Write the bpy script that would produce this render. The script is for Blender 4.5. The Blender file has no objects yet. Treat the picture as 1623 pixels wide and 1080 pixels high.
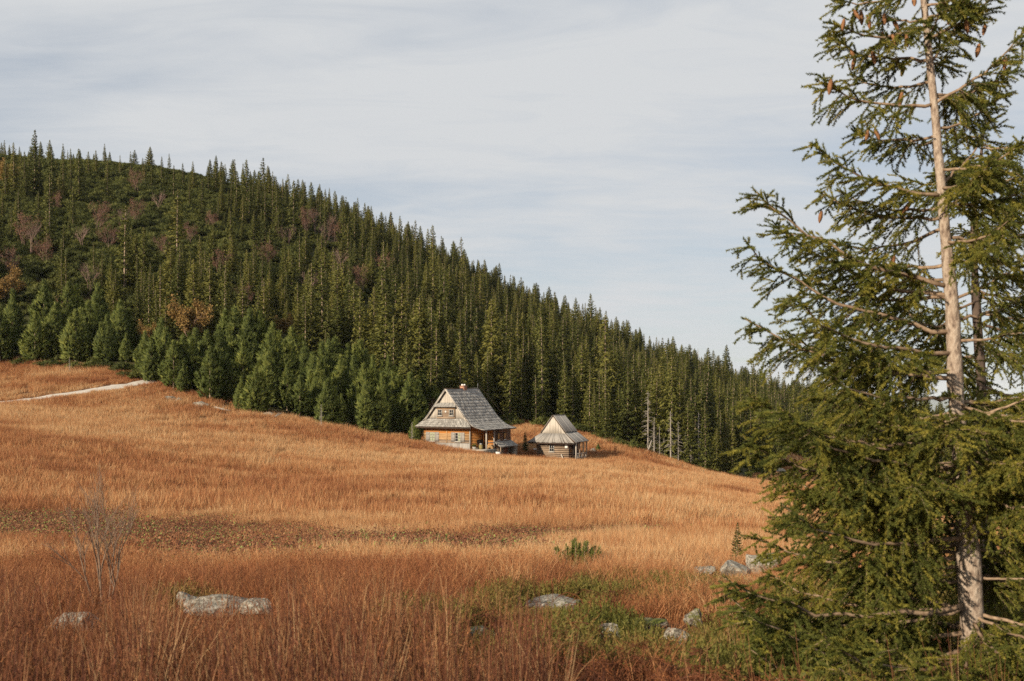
import bpy, math, random
import numpy as np
from mathutils import Vector, Matrix

# ------------------------------------------------------------------ scene, camera, light
sc = bpy.context.scene
COL = sc.collection
PW, PH, F, HZ = 1623.0, 1080.0, 1803.0, 615.0      # photo size, focal length in px, horizon row
R_ = math.radians

cam_d = bpy.data.cameras.new("camera")
cam = bpy.data.objects.new("camera", cam_d)
COL.objects.link(cam)
cam.location = (0, 0, 0)
cam.rotation_euler = (R_(90), 0, 0)
cam_d.sensor_width = 36.0
cam_d.lens = F / PW * 36.0
cam_d.shift_y = (HZ - PH / 2) / PW
cam_d.clip_start = 0.1
cam_d.clip_end = 60000
cam_d.dof.use_dof = True
cam_d.dof.focus_distance = 70.0
cam_d.dof.aperture_fstop = 5.0
sc.camera = cam

SUN_EL, SUN_AZ = 21.0, 222.0       # azimuth measured clockwise from +Y (view direction); sun stands behind left
sd = Vector((math.sin(R_(SUN_AZ)) * math.cos(R_(SUN_EL)), math.cos(R_(SUN_AZ)) * math.cos(R_(SUN_EL)), math.sin(R_(SUN_EL))))
sun_d = bpy.data.lights.new("sun", 'SUN')
sun_d.energy = 5.0
sun_d.angle = R_(0.6)
sun_d.color = (1.0, 0.84, 0.64)
sun = bpy.data.objects.new("sun", sun_d)
COL.objects.link(sun)
sun.rotation_euler = (-sd).to_track_quat('-Z', 'Y').to_euler()

world = bpy.data.worlds.new("World")
sc.world = world
world.use_nodes = True


def build_world():
    nt = world.node_tree
    N, L = nt.nodes, nt.links
    N.clear()
    out = N.new('ShaderNodeOutputWorld')
    bg = N.new('ShaderNodeBackground')
    bg.inputs['Strength'].default_value = 0.1
    sky = N.new('ShaderNodeTexSky')
    sky.sky_type = 'NISHITA'
    sky.sun_disc = False
    sky.sun_elevation = R_(SUN_EL)
    sky.sun_rotation = R_(SUN_AZ)
    sky.altitude = 1500
    sky.air_density = 1.0
    sky.dust_density = 1.5
    tc = N.new('ShaderNodeTexCoord')
    sep = N.new('ShaderNodeSeparateXYZ')
    L.new(tc.outputs['Generated'], sep.inputs[0])
    mx = N.new('ShaderNodeMath'); mx.operation = 'MAXIMUM'; mx.inputs[1].default_value = 0.0
    L.new(sep.outputs['Z'], mx.inputs[0])
    ad = N.new('ShaderNodeMath'); ad.operation = 'ADD'; ad.inputs[1].default_value = 0.10
    L.new(mx.outputs[0], ad.inputs[0])
    dx = N.new('ShaderNodeMath'); dx.operation = 'DIVIDE'
    dy = N.new('ShaderNodeMath'); dy.operation = 'DIVIDE'
    L.new(sep.outputs['X'], dx.inputs[0]); L.new(ad.outputs[0], dx.inputs[1])
    L.new(sep.outputs['Y'], dy.inputs[0]); L.new(ad.outputs[0], dy.inputs[1])
    cmb = N.new('ShaderNodeCombineXYZ')
    L.new(dx.outputs[0], cmb.inputs[0]); L.new(dy.outputs[0], cmb.inputs[1])

    def noise(scale3, rot, loc, detail, rough, dist):
        mp = N.new('ShaderNodeMapping')
        mp.inputs['Scale'].default_value = scale3
        mp.inputs['Rotation'].default_value = (0, 0, rot)
        mp.inputs['Location'].default_value = loc
        L.new(cmb.outputs[0], mp.inputs[0])
        nz = N.new('ShaderNodeTexNoise')
        nz.inputs['Scale'].default_value = 1.0
        nz.inputs['Detail'].default_value = detail
        nz.inputs['Roughness'].default_value = rough
        nz.inputs['Distortion'].default_value = dist
        L.new(mp.outputs[0], nz.inputs['Vector'])
        return nz
    n1 = noise((0.5, 0.9, 1), R_(18), (2.3, 0.7, 0), 5, 0.52, 0.6)
    n2 = noise((2.0, 4.4, 1), R_(12), (7.1, 3.3, 0), 7, 0.62, 0.9)
    r1 = N.new('ShaderNodeMapRange'); r1.interpolation_type = 'SMOOTHSTEP'
    r1.inputs['From Min'].default_value = 0.34; r1.inputs['From Max'].default_value = 0.66
    r1.inputs['To Min'].default_value = 0.35; r1.inputs['To Max'].default_value = 1.0
    L.new(n1.outputs['Fac'], r1.inputs['Value'])
    r2 = N.new('ShaderNodeMapRange')
    r2.inputs['From Min'].default_value = 0.3; r2.inputs['From Max'].default_value = 0.7
    r2.inputs['To Min'].default_value = -0.2; r2.inputs['To Max'].default_value = 0.2
    L.new(n2.outputs['Fac'], r2.inputs['Value'])
    sm = N.new('ShaderNodeMath'); sm.operation = 'ADD'; sm.use_clamp = True
    L.new(r1.outputs[0], sm.inputs[0]); L.new(r2.outputs[0], sm.inputs[1])
    # clear part: a veil of thin cloud over the blue
    veil = N.new('ShaderNodeMix'); veil.data_type = 'RGBA'
    veil.inputs['Factor'].default_value = 0.74
    L.new(sky.outputs[0], veil.inputs['A'])
    veil.inputs['B'].default_value = (3.2, 3.45, 3.75, 1)
    cl = N.new('ShaderNodeMix'); cl.data_type = 'RGBA'
    L.new(sm.outputs[0], cl.inputs['Factor'])
    L.new(veil.outputs['Result'], cl.inputs['A'])
    cl.inputs['B'].default_value = (4.65, 4.78, 4.9, 1)
    L.new(cl.outputs['Result'], bg.inputs['Color'])
    L.new(bg.outputs[0], out.inputs['Surface'])


build_world()
sc.view_settings.view_transform = 'Standard'
sc.view_settings.look = 'None'
sc.view_settings.exposure = 0.52
sc.view_settings.gamma = 1.0
sc.view_settings.use_curve_mapping = False
sc.cycles.max_bounces = 6
sc.cycles.diffuse_bounces = 3
sc.cycles.glossy_bounces = 2
sc.cycles.transmission_bounces = 3
sc.cycles.transparent_max_bounces = 4
sc.cycles.volume_bounces = 1
sc.cycles.sample_clamp_direct = 8.0
sc.cycles.sample_clamp_indirect = 2.5
sc.cycles.use_denoising = False      # the fine grain of the samples suits the photograph

rng = np.random.RandomState(11)
random.seed(5)


# ------------------------------------------------------------------ helpers
def W(px, py, d):
    return np.array([(px - PW / 2) / F * d, d, (HZ - py) / F * d])


def proj(P):
    P = np.asarray(P, float)
    return PW / 2 + P[..., 0] / P[..., 1] * F, HZ - P[..., 2] / P[..., 1] * F


def sstep(a, b, x):
    t = np.clip((x - a) / (b - a), 0, 1)
    return t * t * (3 - 2 * t)


def vnoise(x, y, seed=0):
    x = np.asarray(x, float); y = np.asarray(y, float)
    xi, yi = np.floor(x).astype(np.int64), np.floor(y).astype(np.int64)
    fx, fy = x - xi, y - yi
    fx = fx * fx * (3 - 2 * fx); fy = fy * fy * (3 - 2 * fy)

    def h(i, j):
        n = (i * 374761393 + j * 668265263 + seed * 1442695041) & 0x7fffffff
        n = ((n ^ (n >> 13)) * 1274126177) & 0x7fffffff
        n = n ^ (n >> 16)
        return (n & 0xffff) / 65535.0
    return (h(xi, yi) * (1 - fx) + h(xi + 1, yi) * fx) * (1 - fy) + (h(xi, yi + 1) * (1 - fx) + h(xi + 1, yi + 1) * fx) * fy


def fbm(x, y, seed=0, oct=4):
    s, a, t = 0, 1.0, 0
    for i in range(oct):
        s = s + a * vnoise(x * 2 ** i, y * 2 ** i, seed + i)
        t += a; a *= 0.5
    return s / t


def norm(v):
    v = np.asarray(v, float)
    return v / (np.linalg.norm(v, axis=-1, keepdims=True) + 1e-9)


class MB:
    """collects triangles, one float per face (attribute v)"""
    def __init__(self):
        self.V, self.T, self.A, self.n = [], [], [], 0

    def add(self, V, T, a=0.5):
        V = np.asarray(V, float).reshape(-1, 3); T = np.asarray(T, int).reshape(-1, 3)
        self.V.append(V); self.T.append(T + self.n)
        self.A.append(np.broadcast_to(np.asarray(a, float), (len(T),)).copy())
        self.n += len(V)

    def hexa(self, P, a=0.5):          # P: 4 bottom then 4 top, both counter-clockwise from above
        self.add(P, [[0, 2, 1], [0, 3, 2], [4, 5, 6], [4, 6, 7], [0, 1, 5], [0, 5, 4], [1, 2, 6], [1, 6, 5],
                     [2, 3, 7], [2, 7, 6], [3, 0, 4], [3, 4, 7]], a)

    def box(self, x0, x1, y0, y1, z0, z1, a=0.5):
        self.hexa([(x0, y0, z0), (x1, y0, z0), (x1, y1, z0), (x0, y1, z0), (x0, y0, z1), (x1, y0, z1), (x1, y1, z1), (x0, y1, z1)], a)

    def tube(self, P, R, n=6, a=0.5, cap=True):
        P = np.asarray(P, float); m = len(P)
        R = np.broadcast_to(np.asarray(R, float), (m,))
        T = np.gradient(P, axis=0); T = norm(T)
        ref = np.array([0.31, 0.2, 0.93]) if abs(T[0][2]) < 0.9 else np.array([0.9, 0.3, 0.1])
        A = norm(np.cross(T, ref)); B = np.cross(T, A)
        th = np.arange(n) / n * 2 * math.pi
        V = P[:, None] + R[:, None, None] * (np.cos(th)[None, :, None] * A[:, None] + np.sin(th)[None, :, None] * B[:, None])
        V = V.reshape(-1, 3)
        t = []
        for i in range(m - 1):
            for k in range(n):
                p, q = i * n + k, i * n + (k + 1) % n
                t += [[p, q, q + n], [p, q + n, p + n]]
        if cap:
            V = np.vstack([V, P[0], P[-1]])
            for k in range(n):
                t += [[m * n, (k + 1) % n, k], [m * n + 1, (m - 1) * n + k, (m - 1) * n + (k + 1) % n]]
        self.add(V, t, a)

    def mesh(self, name, mat, smooth=False):
        me = bpy.data.meshes.new(name)
        V = np.vstack(self.V) if self.V else np.zeros((0, 3)); T = np.vstack(self.T) if self.T else np.zeros((0, 3), int)
        A = np.concatenate(self.A) if self.A else np.zeros(0)
        me.vertices.add(len(V)); me.vertices.foreach_set("co", V.astype(np.float32).ravel())
        me.loops.add(len(T) * 3); me.loops.foreach_set("vertex_index", T.astype(np.int32).ravel())
        me.polygons.add(len(T)); me.polygons.foreach_set("loop_start", np.arange(0, len(T) * 3, 3, dtype=np.int32))
        try:
            me.polygons.foreach_set("loop_total", np.full(len(T), 3, dtype=np.int32))
        except Exception:
            pass
        if smooth:
            me.polygons.foreach_set("use_smooth", np.ones(len(T), dtype=bool))
        at = me.attributes.new("v", 'FLOAT', 'FACE'); at.data.foreach_set("value", A.astype(np.float32))
        me.update(); me.validate(clean_customdata=False)
        if mat: me.materials.append(mat)
        return me

    def build(self, name, mat, parent=None, smooth=False, loc=None):
        return link(name, self.mesh(name, mat, smooth), parent, loc)


def link(name, me, parent=None, loc=None):
    o = bpy.data.objects.new(name, me)
    COL.objects.link(o)
    if parent: o.parent = parent
    if loc is not None: o.location = [float(q) for q in loc]
    return o


def tag(o, label=None, cat=None, group=None, kind=None):
    if label: o['label'] = label
    if cat: o['category'] = cat
    if group: o['group'] = group
    if kind: o['kind'] = kind
    return o


def thing(name, label, cat, loc=(0, 0, 0), rz=0.0, group=None):
    o = bpy.data.objects.new(name, None)
    COL.objects.link(o)
    o.empty_display_size = 0.2
    o.location = [float(q) for q in loc]; o.rotation_euler = (0, 0, rz)
    return tag(o, label, cat, group)


# ------------------------------------------------------------------ materials
def mat_new(name):
    m = bpy.data.materials.new(name); m.use_nodes = True
    m.node_tree.nodes.clear()
    return m, m.node_tree.nodes, m.node_tree.links


def ramp(N, L, fac, stops):
    r = N.new('ShaderNodeValToRGB')
    el = r.color_ramp.elements
    el[0].position, el[0].color = stops[0][0], (*stops[0][1], 1)
    el[1].position, el[1].color = stops[-1][0], (*stops[-1][1], 1)
    for p, c in stops[1:-1]:
        e = el.new(p); e.color = (*c, 1)
    L.new(fac, r.inputs[0])
    return r.outputs[0]


def math_n(N, L, op, a, b, clamp=False):
    m = N.new('ShaderNodeMath'); m.operation = op; m.use_clamp = clamp
    for i, q in enumerate((a, b)):
        if hasattr(q, 'is_linked'): L.new(q, m.inputs[i])
        else: m.inputs[i].default_value = q
    return m.outputs[0]


def foliage_mat(name, stops, transl=0.25, wv=0.6, wr=0.4, tint=None, noise=0.0, nscale=0.05, rough=0.7):
    """colour from the face value v, the object's own random number and, on scattered plants, the instance tint"""
    m, N, L = mat_new(name)
    out = N.new('ShaderNodeOutputMaterial')
    at = N.new('ShaderNodeAttribute'); at.attribute_name = 'v'
    oi = N.new('ShaderNodeObjectInfo')
    f = math_n(N, L, 'ADD', math_n(N, L, 'MULTIPLY', at.outputs['Fac'], wv), math_n(N, L, 'MULTIPLY', oi.outputs['Random'], wr))
    if tint:
        ti = N.new('ShaderNodeAttribute'); ti.attribute_type = 'INSTANCER'; ti.attribute_name = 'tint'
        f = math_n(N, L, 'ADD', f, math_n(N, L, 'MULTIPLY', ti.outputs['Fac'], tint), True)
    if noise:
        g = N.new('ShaderNodeNewGeometry'); nz = N.new('ShaderNodeTexNoise'); nz.inputs['Scale'].default_value = nscale
        nz.inputs['Detail'].default_value = 3
        L.new(g.outputs['Position'], nz.inputs['Vector'])
        f = math_n(N, L, 'ADD', f, math_n(N, L, 'MULTIPLY', math_n(N, L, 'SUBTRACT', nz.outputs['Fac'], 0.5), noise), True)
    c = ramp(N, L, f, stops)
    df = N.new('ShaderNodeBsdfPrincipled')
    df.inputs['Roughness'].default_value = rough
    df.inputs['Specular IOR Level'].default_value = 0.25
    L.new(c, df.inputs['Base Color'])
    tr = N.new('ShaderNodeBsdfTranslucent'); L.new(c, tr.inputs['Color'])
    mx = N.new('ShaderNodeMixShader'); mx.inputs[0].default_value = transl
    L.new(df.outputs[0], mx.inputs[1]); L.new(tr.outputs[0], mx.inputs[2])
    L.new(mx.outputs[0], out.inputs['Surface'])
    return m


def surf_mat(name, stops, scale=4.0, stretch=(1, 1, 1), detail=6, rough=0.85, bump=0.3, wv=0.0, wr=0.0, bdist=0.02, coord='Object', lo=0.3, hi=0.7, spec=0.25):
    m, N, L = mat_new(name)
    out = N.new('ShaderNodeOutputMaterial')
    b = N.new('ShaderNodeBsdfPrincipled'); b.inputs['Roughness'].default_value = rough
    b.inputs['Specular IOR Level'].default_value = spec
    tc = N.new('ShaderNodeTexCoord'); mp = N.new('ShaderNodeMapping'); mp.inputs['Scale'].default_value = stretch
    L.new(tc.outputs[coord], mp.inputs[0])
    nz = N.new('ShaderNodeTexNoise'); nz.inputs['Scale'].default_value = scale; nz.inputs['Detail'].default_value = detail
    nz.inputs['Roughness'].default_value = 0.6
    L.new(mp.outputs[0], nz.inputs['Vector'])
    mr = N.new('ShaderNodeMapRange'); mr.inputs['From Min'].default_value = lo; mr.inputs['From Max'].default_value = hi
    L.new(nz.outputs['Fac'], mr.inputs['Value'])
    f = mr.outputs[0]
    if wv or wr:
        at = N.new('ShaderNodeAttribute'); at.attribute_name = 'v'; oi = N.new('ShaderNodeObjectInfo')
        f = math_n(N, L, 'MULTIPLY', f, max(0.05, 1 - wv - wr))
        f = math_n(N, L, 'ADD', f, math_n(N, L, 'MULTIPLY', at.outputs['Fac'], wv))
        f = math_n(N, L, 'ADD', f, math_n(N, L, 'MULTIPLY', oi.outputs['Random'], wr), True)
    L.new(ramp(N, L, f, stops), b.inputs['Base Color'])
    if bump:
        bp = N.new('ShaderNodeBump'); bp.inputs['Strength'].default_value = bump; bp.inputs['Distance'].default_value = bdist
        L.new(nz.outputs['Fac'], bp.inputs['Height']); L.new(bp.outputs[0], b.inputs['Normal'])
    L.new(b.outputs[0], out.inputs['Surface'])
    return m


M = {}
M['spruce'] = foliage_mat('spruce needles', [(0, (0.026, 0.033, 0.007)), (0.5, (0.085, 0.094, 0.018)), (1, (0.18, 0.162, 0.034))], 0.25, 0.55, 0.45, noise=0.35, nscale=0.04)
M['pine'] = foliage_mat('pine needles', [(0, (0.026, 0.038, 0.009)), (0.45, (0.09, 0.116, 0.025)), (1, (0.235, 0.245, 0.055))], 0.25, 0.75, 0.25, noise=0.2, nscale=0.1)
M['dwarf'] = foliage_mat('dwarf pine needles', [(0, (0.025, 0.033, 0.006)), (0.5, (0.064, 0.074, 0.014)), (1, (0.135, 0.135, 0.028))], 0.22, 0.6, 0.4)
M['near'] = foliage_mat('near spruce needles', [(0, (0.05, 0.066, 0.017)), (0.5, (0.14, 0.152, 0.03)), (1, (0.3, 0.26, 0.045))], 0.4, 1.0, 0.0)
M['trunk'] = surf_mat('pale conifer bark', [(0, (0.16, 0.115, 0.08)), (1, (0.38, 0.29, 0.21))], 3.0, (1, 1, 0.3), bump=0)
M['near_bark'] = surf_mat('spruce bark', [(0, (0.07, 0.05, 0.04)), (0.22, (0.2, 0.15, 0.115)), (0.5, (0.31, 0.245, 0.19)), (1, (0.43, 0.365, 0.295))], 34, (1, 1, 0.5), 12, 0.95, 1.0, bdist=0.02, lo=0.32, hi=0.68)
M['shaded_bark'] = surf_mat('shaded spruce bark', [(0, (0.045, 0.032, 0.025)), (1, (0.12, 0.088, 0.067))], 26, (1, 1, 0.45), 8, 0.9, 0.7, bdist=0.012)  # shade on the rear trunk is put into this darker bark colour
M['twig'] = surf_mat('spruce twig bark', [(0, (0.13, 0.085, 0.055)), (1, (0.33, 0.24, 0.16))], 30, bump=0)
M['cone'] = surf_mat('spruce cone scales', [(0, (0.1, 0.045, 0.02)), (1, (0.29, 0.145, 0.066))], 60, wv=0.6, bump=0)
M['dead'] = surf_mat('bleached dead wood', [(0, (0.18, 0.16, 0.135)), (1, (0.38, 0.34, 0.29))], 4, bump=0, wr=0.4)
M['dead_dim'] = surf_mat('grey dead spruce wood', [(0, (0.13, 0.11, 0.09)), (1, (0.27, 0.23, 0.19))], 4, bump=0, wr=0.4)
M['bare'] = surf_mat('bare twig bark', [(0, (0.14, 0.085, 0.07)), (1, (0.3, 0.2, 0.165))], 4, bump=0, wr=0.4)
M['sapling'] = surf_mat('sapling bark', [(0, (0.13, 0.085, 0.06)), (1, (0.26, 0.185, 0.13))], 20, bump=0)
M['orange_leaf'] = foliage_mat('orange autumn leaves', [(0, (0.13, 0.075, 0.026)), (0.5, (0.26, 0.16, 0.05)), (1, (0.38, 0.27, 0.095))], 0.3)
M['red_leaf'] = foliage_mat('dull red autumn leaves', [(0, (0.09, 0.045, 0.03)), (0.5, (0.17, 0.085, 0.055)), (1, (0.25, 0.14, 0.085))], 0.3)
M['grass'] = foliage_mat('dry meadow grass', [(0, (0.62, 0.48, 0.29)), (0.25, (0.55, 0.355, 0.175)), (0.5, (0.45, 0.225, 0.095)), (0.75, (0.31, 0.115, 0.044)), (1, (0.13, 0.048, 0.024))], 0.3, 0.5, 0.22, tint=0.42)
M['stem'] = foliage_mat('dry stems', [(0, (0.46, 0.32, 0.165)), (0.35, (0.32, 0.165, 0.075)), (0.6, (0.2, 0.075, 0.034)), (0.85, (0.115, 0.04, 0.022)), (1, (0.07, 0.026, 0.016))], 0.15, 0.45, 0.1, tint=0.5)
M['fern'] = foliage_mat('rust bracken', [(0, (0.04, 0.015, 0.008)), (0.5, (0.115, 0.037, 0.015)), (1, (0.26, 0.095, 0.034))], 0.25, 0.6, 0.4)
M['heather'] = foliage_mat('bilberry and heather shoots', [(0, (0.045, 0.05, 0.015)), (0.3, (0.12, 0.122, 0.022)), (0.55, (0.185, 0.15, 0.04)), (0.8, (0.23, 0.125, 0.045)), (1, (0.28, 0.14, 0.055))], 0.3, 0.35, 0.15, tint=0.5)
M['litter'] = foliage_mat('fallen dock leaves', [(0, (0.13, 0.05, 0.026)), (0.6, (0.23, 0.095, 0.045)), (0.9, (0.34, 0.18, 0.085)), (0.93, (0.2, 0.25, 0.06)), (1, (0.24, 0.3, 0.08))], 0.2, 1.0, 0.0)
M['gravel'] = surf_mat('pale gravel', [(0, (0.36, 0.32, 0.27)), (1, (0.6, 0.55, 0.48))], 3, bump=0.4, bdist=0.05)
M['hills'] = surf_mat('distant woods', [(0, (0.03, 0.05, 0.03)), (1, (0.09, 0.11, 0.06))], 0.002, bump=0)
M['shingle'] = surf_mat('weathered grey shingle', [(0, (0.12, 0.115, 0.105)), (0.5, (0.27, 0.26, 0.24)), (1, (0.43, 0.42, 0.39))], 3, (1, 1, 1), bump=0, wv=0.6)
M['board'] = surf_mat('silvery weathered board', [(0, (0.17, 0.16, 0.145)), (1, (0.38, 0.36, 0.33))], 3, (4, 4, 0.6), bump=0, wv=0.55)
M['pale_board'] = surf_mat('pale gable board', [(0, (0.3, 0.27, 0.23)), (1, (0.5, 0.46, 0.395))], 3, (4, 4, 0.5), bump=0, wv=0.5)
M['grey_log'] = surf_mat('grey brown log', [(0, (0.12, 0.085, 0.06)), (1, (0.36, 0.27, 0.19))], 2, (1, 3, 5), bump=0, wr=0.5)
M['honey_log'] = surf_mat('honey coloured log', [(0, (0.34, 0.135, 0.035)), (1, (0.6, 0.28, 0.085))], 2, (1, 3, 5), bump=0, wr=0.45)
M['tan_log'] = surf_mat('faded tan log', [(0, (0.26, 0.15, 0.07)), (1, (0.5, 0.33, 0.17))], 2, (1, 3, 5), bump=0, wr=0.45)
M['dark_log'] = surf_mat('dark brown shaded log', [(0, (0.05, 0.028, 0.018)), (1, (0.13, 0.075, 0.05))], 2, (3, 1, 5), bump=0, wr=0.5)  # dark brown, with the shade of the right-hand walls put into the colour
M['dark_wood'] = surf_mat('dark brown timber', [(0, (0.035, 0.025, 0.02)), (1, (0.08, 0.055, 0.04))], 5, bump=0)  # plain dark brown base colour
M['red_door'] = surf_mat('red brown door boards', [(0, (0.16, 0.06, 0.03)), (1, (0.26, 0.1, 0.05))], 5, (6, 6, 1), bump=0)
M['frame'] = surf_mat('greyed white window paint', [(0, (0.36, 0.34, 0.3)), (1, (0.48, 0.46, 0.42))], 5, bump=0)
M['white'] = surf_mat('white paint', [(0, (0.68, 0.66, 0.62)), (1, (0.8, 0.78, 0.74))], 5, bump=0)
M['curtain'] = surf_mat('pale green curtain', [(0, (0.2, 0.225, 0.15)), (1, (0.36, 0.38, 0.27))], 6, (3, 3, 0.3), bump=0)
M['brick'] = surf_mat('chimney brick', [(0, (0.27, 0.13, 0.085)), (1, (0.4, 0.22, 0.15))], 8, bump=0, wr=0.5)
M['metal'] = surf_mat('dull zinc', [(0, (0.2, 0.21, 0.22)), (1, (0.33, 0.34, 0.35))], 8, bump=0, rough=0.5, spec=0.5)
M['amber'] = surf_mat('amber window board', [(0, (0.3, 0.15, 0.045)), (1, (0.42, 0.22, 0.075))], 8, bump=0)
M['yellow'] = surf_mat('dull yellow enamel', [(0, (0.17, 0.135, 0.055)), (1, (0.25, 0.2, 0.08))], 8, bump=0)


def glass_mat():
    m, N, L = mat_new('dark window glass')
    out = N.new('ShaderNodeOutputMaterial'); b = N.new('ShaderNodeBsdfPrincipled')
    b.inputs['Base Color'].default_value = (0.02, 0.022, 0.025, 1); b.inputs['Roughness'].default_value = 0.08
    L.new(b.outputs[0], out.inputs['Surface'])
    return m


M['glass'] = glass_mat()


def rock_mat(name, moss):
    m, N, L = mat_new(name)
    out = N.new('ShaderNodeOutputMaterial'); b = N.new('ShaderNodeBsdfPrincipled'); b.inputs['Roughness'].default_value = 0.92
    b.inputs['Specular IOR Level'].default_value = 0.2
    tc = N.new('ShaderNodeTexCoord')
    n1 = N.new('ShaderNodeTexNoise'); n1.inputs['Scale'].default_value = 13; n1.inputs['Detail'].default_value = 10; n1.inputs['Roughness'].default_value = 0.72
    n2 = N.new('ShaderNodeTexNoise'); n2.inputs['Scale'].default_value = 48; n2.inputs['Detail'].default_value = 6; n2.inputs['Roughness'].default_value = 0.7
    L.new(tc.outputs['Object'], n1.inputs['Vector']); L.new(tc.outputs['Object'], n2.inputs['Vector'])
    f = math_n(N, L, 'ADD', math_n(N, L, 'MULTIPLY', n1.outputs['Fac'], 0.55), math_n(N, L, 'MULTIPLY', n2.outputs['Fac'], 0.45))
    c = ramp(N, L, f, [(0.36, (0.035, 0.03, 0.025)), (0.43, (0.085, 0.075, 0.06)), (0.49, (0.19, 0.17, 0.135)), (0.55, (0.31, 0.285, 0.235)), (0.64, (0.46, 0.43, 0.37))])
    g = N.new('ShaderNodeNewGeometry'); sp = N.new('ShaderNodeSeparateXYZ'); L.new(g.outputs['Normal'], sp.inputs[0])
    n3 = N.new('ShaderNodeTexNoise'); n3.inputs['Scale'].default_value = 5; n3.inputs['Detail'].default_value = 8; n3.inputs['Roughness'].default_value = 0.7
    L.new(tc.outputs['Object'], n3.inputs['Vector'])
    mf = math_n(N, L, 'ADD', math_n(N, L, 'MULTIPLY', sp.outputs['Z'], 0.35), n3.outputs['Fac'])
    mr = N.new('ShaderNodeMapRange'); mr.inputs['From Min'].default_value = 0.96 - moss; mr.inputs['From Max'].default_value = 1.1 - moss
    L.new(mf, mr.inputs['Value'])
    mx = N.new('ShaderNodeMix'); mx.data_type = 'RGBA'
    L.new(mr.outputs[0], mx.inputs['Factor']); L.new(c, mx.inputs['A']); mx.inputs['B'].default_value = (0.11, 0.12, 0.022, 1)
    L.new(mx.outputs['Result'], b.inputs['Base Color'])
    bp = N.new('ShaderNodeBump'); bp.inputs['Strength'].default_value = 0.8; bp.inputs['Distance'].default_value = 0.03
    L.new(f, bp.inputs['Height']); L.new(bp.outputs[0], b.inputs['Normal'])
    L.new(b.outputs[0], out.inputs['Surface'])
    return m


M['rock'] = rock_mat('lichened granite', 0.05)
M['moss_rock'] = rock_mat('mossy granite', 0.24)

# ------------------------------------------------------------------ terrain (thin plate spline through surveyed points)
CT = []


def c_(px, rows):
    for py, d in rows: CT.append(W(px, py, d))


for px in (-500, 0):
    e = 0 if px == 0 else 1
    c_(px, [(1080, 6.5), (960, 12.5), (890, 22), (850, 32), (800, 45), (750, 60), (700, 82), (660 - 10 * e, 105), (640 - 14 * e, 120), (615 - 20 * e, 131), (590 - 25 * e, 142)])
c_(230, [(1080, 6.5), (960, 12.5), (890, 22), (850, 34), (800, 50), (750, 70), (700, 92), (660, 112), (625, 124), (608, 131), (600, 135)])
c_(400, [(1080, 6.5), (960, 12.5), (890, 22), (850, 35), (800, 53), (750, 77), (700, 101), (670, 114), (655, 121)])
c_(600, [(1080, 6.5), (960, 12.5), (890, 22), (850, 36), (800, 55), (750, 82), (715, 106), (697, 116)])
c_(665, [(706, 118), (690, 130)])
c_(745, [(1080, 6.5), (960, 12.5), (890, 22), (850, 37), (800, 57), (750, 86), (717, 117), (685, 140)])
c_(800, [(728, 118), (675, 150)])
c_(855, [(1080, 6.5), (960, 12.5), (890, 23), (850, 38), (800, 58), (750, 95), (729, 123), (676, 150)])
c_(915, [(733, 122), (690, 143)])
c_(1000, [(1080, 6.5), (960, 13), (890, 25), (850, 40), (800, 62), (760, 90), (740, 110), (714, 140)])
c_(1100, [(746, 143), (770, 100)])
c_(1200, [(1100, 6.8), (960, 13.5), (900, 26), (870, 36), (830, 60), (800, 90), (780, 115), (765, 150)])
c_(1230, [(748, 190)])
c_(1400, [(1125, 7.2), (960, 13.5), (880, 36), (820, 80), (782, 150), (740, 240)])
c_(1623, [(1135, 7.2), (960, 13.5), (900, 32), (840, 75), (792, 150), (748, 250)])
c_(2100, [(1140, 7.2), (965, 13.5), (910, 32), (855, 75), (805, 150), (765, 260)])
for px, d, z in [(-500, 200, 28), (-500, 310, 70), (-500, 600, 30), (0, 200, 22), (0, 250, 41), (0, 310, 62), (0, 600, 25), (300, 160, 6.5), (300, 200, 19), (300, 310, 57), (300, 600, 20), (500, 150, 1.0),
                 (500, 200, 14), (500, 320, 48), (500, 600, 10), (700, 200, 6.5), (700, 330, 33), (700, 600, -5), (900, 200, 0), (900, 350, 17), (900, 600, -20),
                 (1100, 200, -7.5), (1100, 390, 1), (1100, 600, -25), (1270, 250, -13), (1270, 420, -9), (1270, 600, -35), (1450, 420, -17), (1623, 440, -24), (1623, 600, -45), (2100, 440, -32), (2100, 600, -55)]:
    CT.append(np.array([(px - PW / 2) / F * d, d, z]))
for x, y, z in [(-200, 0, 1.5), (-80, 0, -0.9), (80, 0, -3), (200, 0, -8), (0, 0, -1.62), (2, 3, -1.68), (-2, 3, -1.6), (0, -20, -1.3), (0, -60, -0.6), (-100, -100, 1), (100, -100, -4),
                (-500, 0, 8), (500, 0, -25), (0, -500, 0), (-400, -400, 4), (400, -400, -15)]:
    CT.append(np.array([x, y, z], float))
CT = np.array(CT)


def tps_fit(P, lam=0.02):
    n = len(P); X = P[:, :2] / 100.0
    r2 = ((X[:, None] - X[None]) ** 2).sum(-1)
    K = 0.5 * r2 * np.log(r2 + 1e-12) + lam * 0.01 * np.eye(n)
    Q = np.hstack([np.ones((n, 1)), X])
    A = np.block([[K, Q], [Q.T, np.zeros((3, 3))]])
    s = np.linalg.solve(A, np.concatenate([P[:, 2], np.zeros(3)]))
    return X, s[:n], s[n:]


TX, TW, TA = tps_fit(CT)


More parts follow.
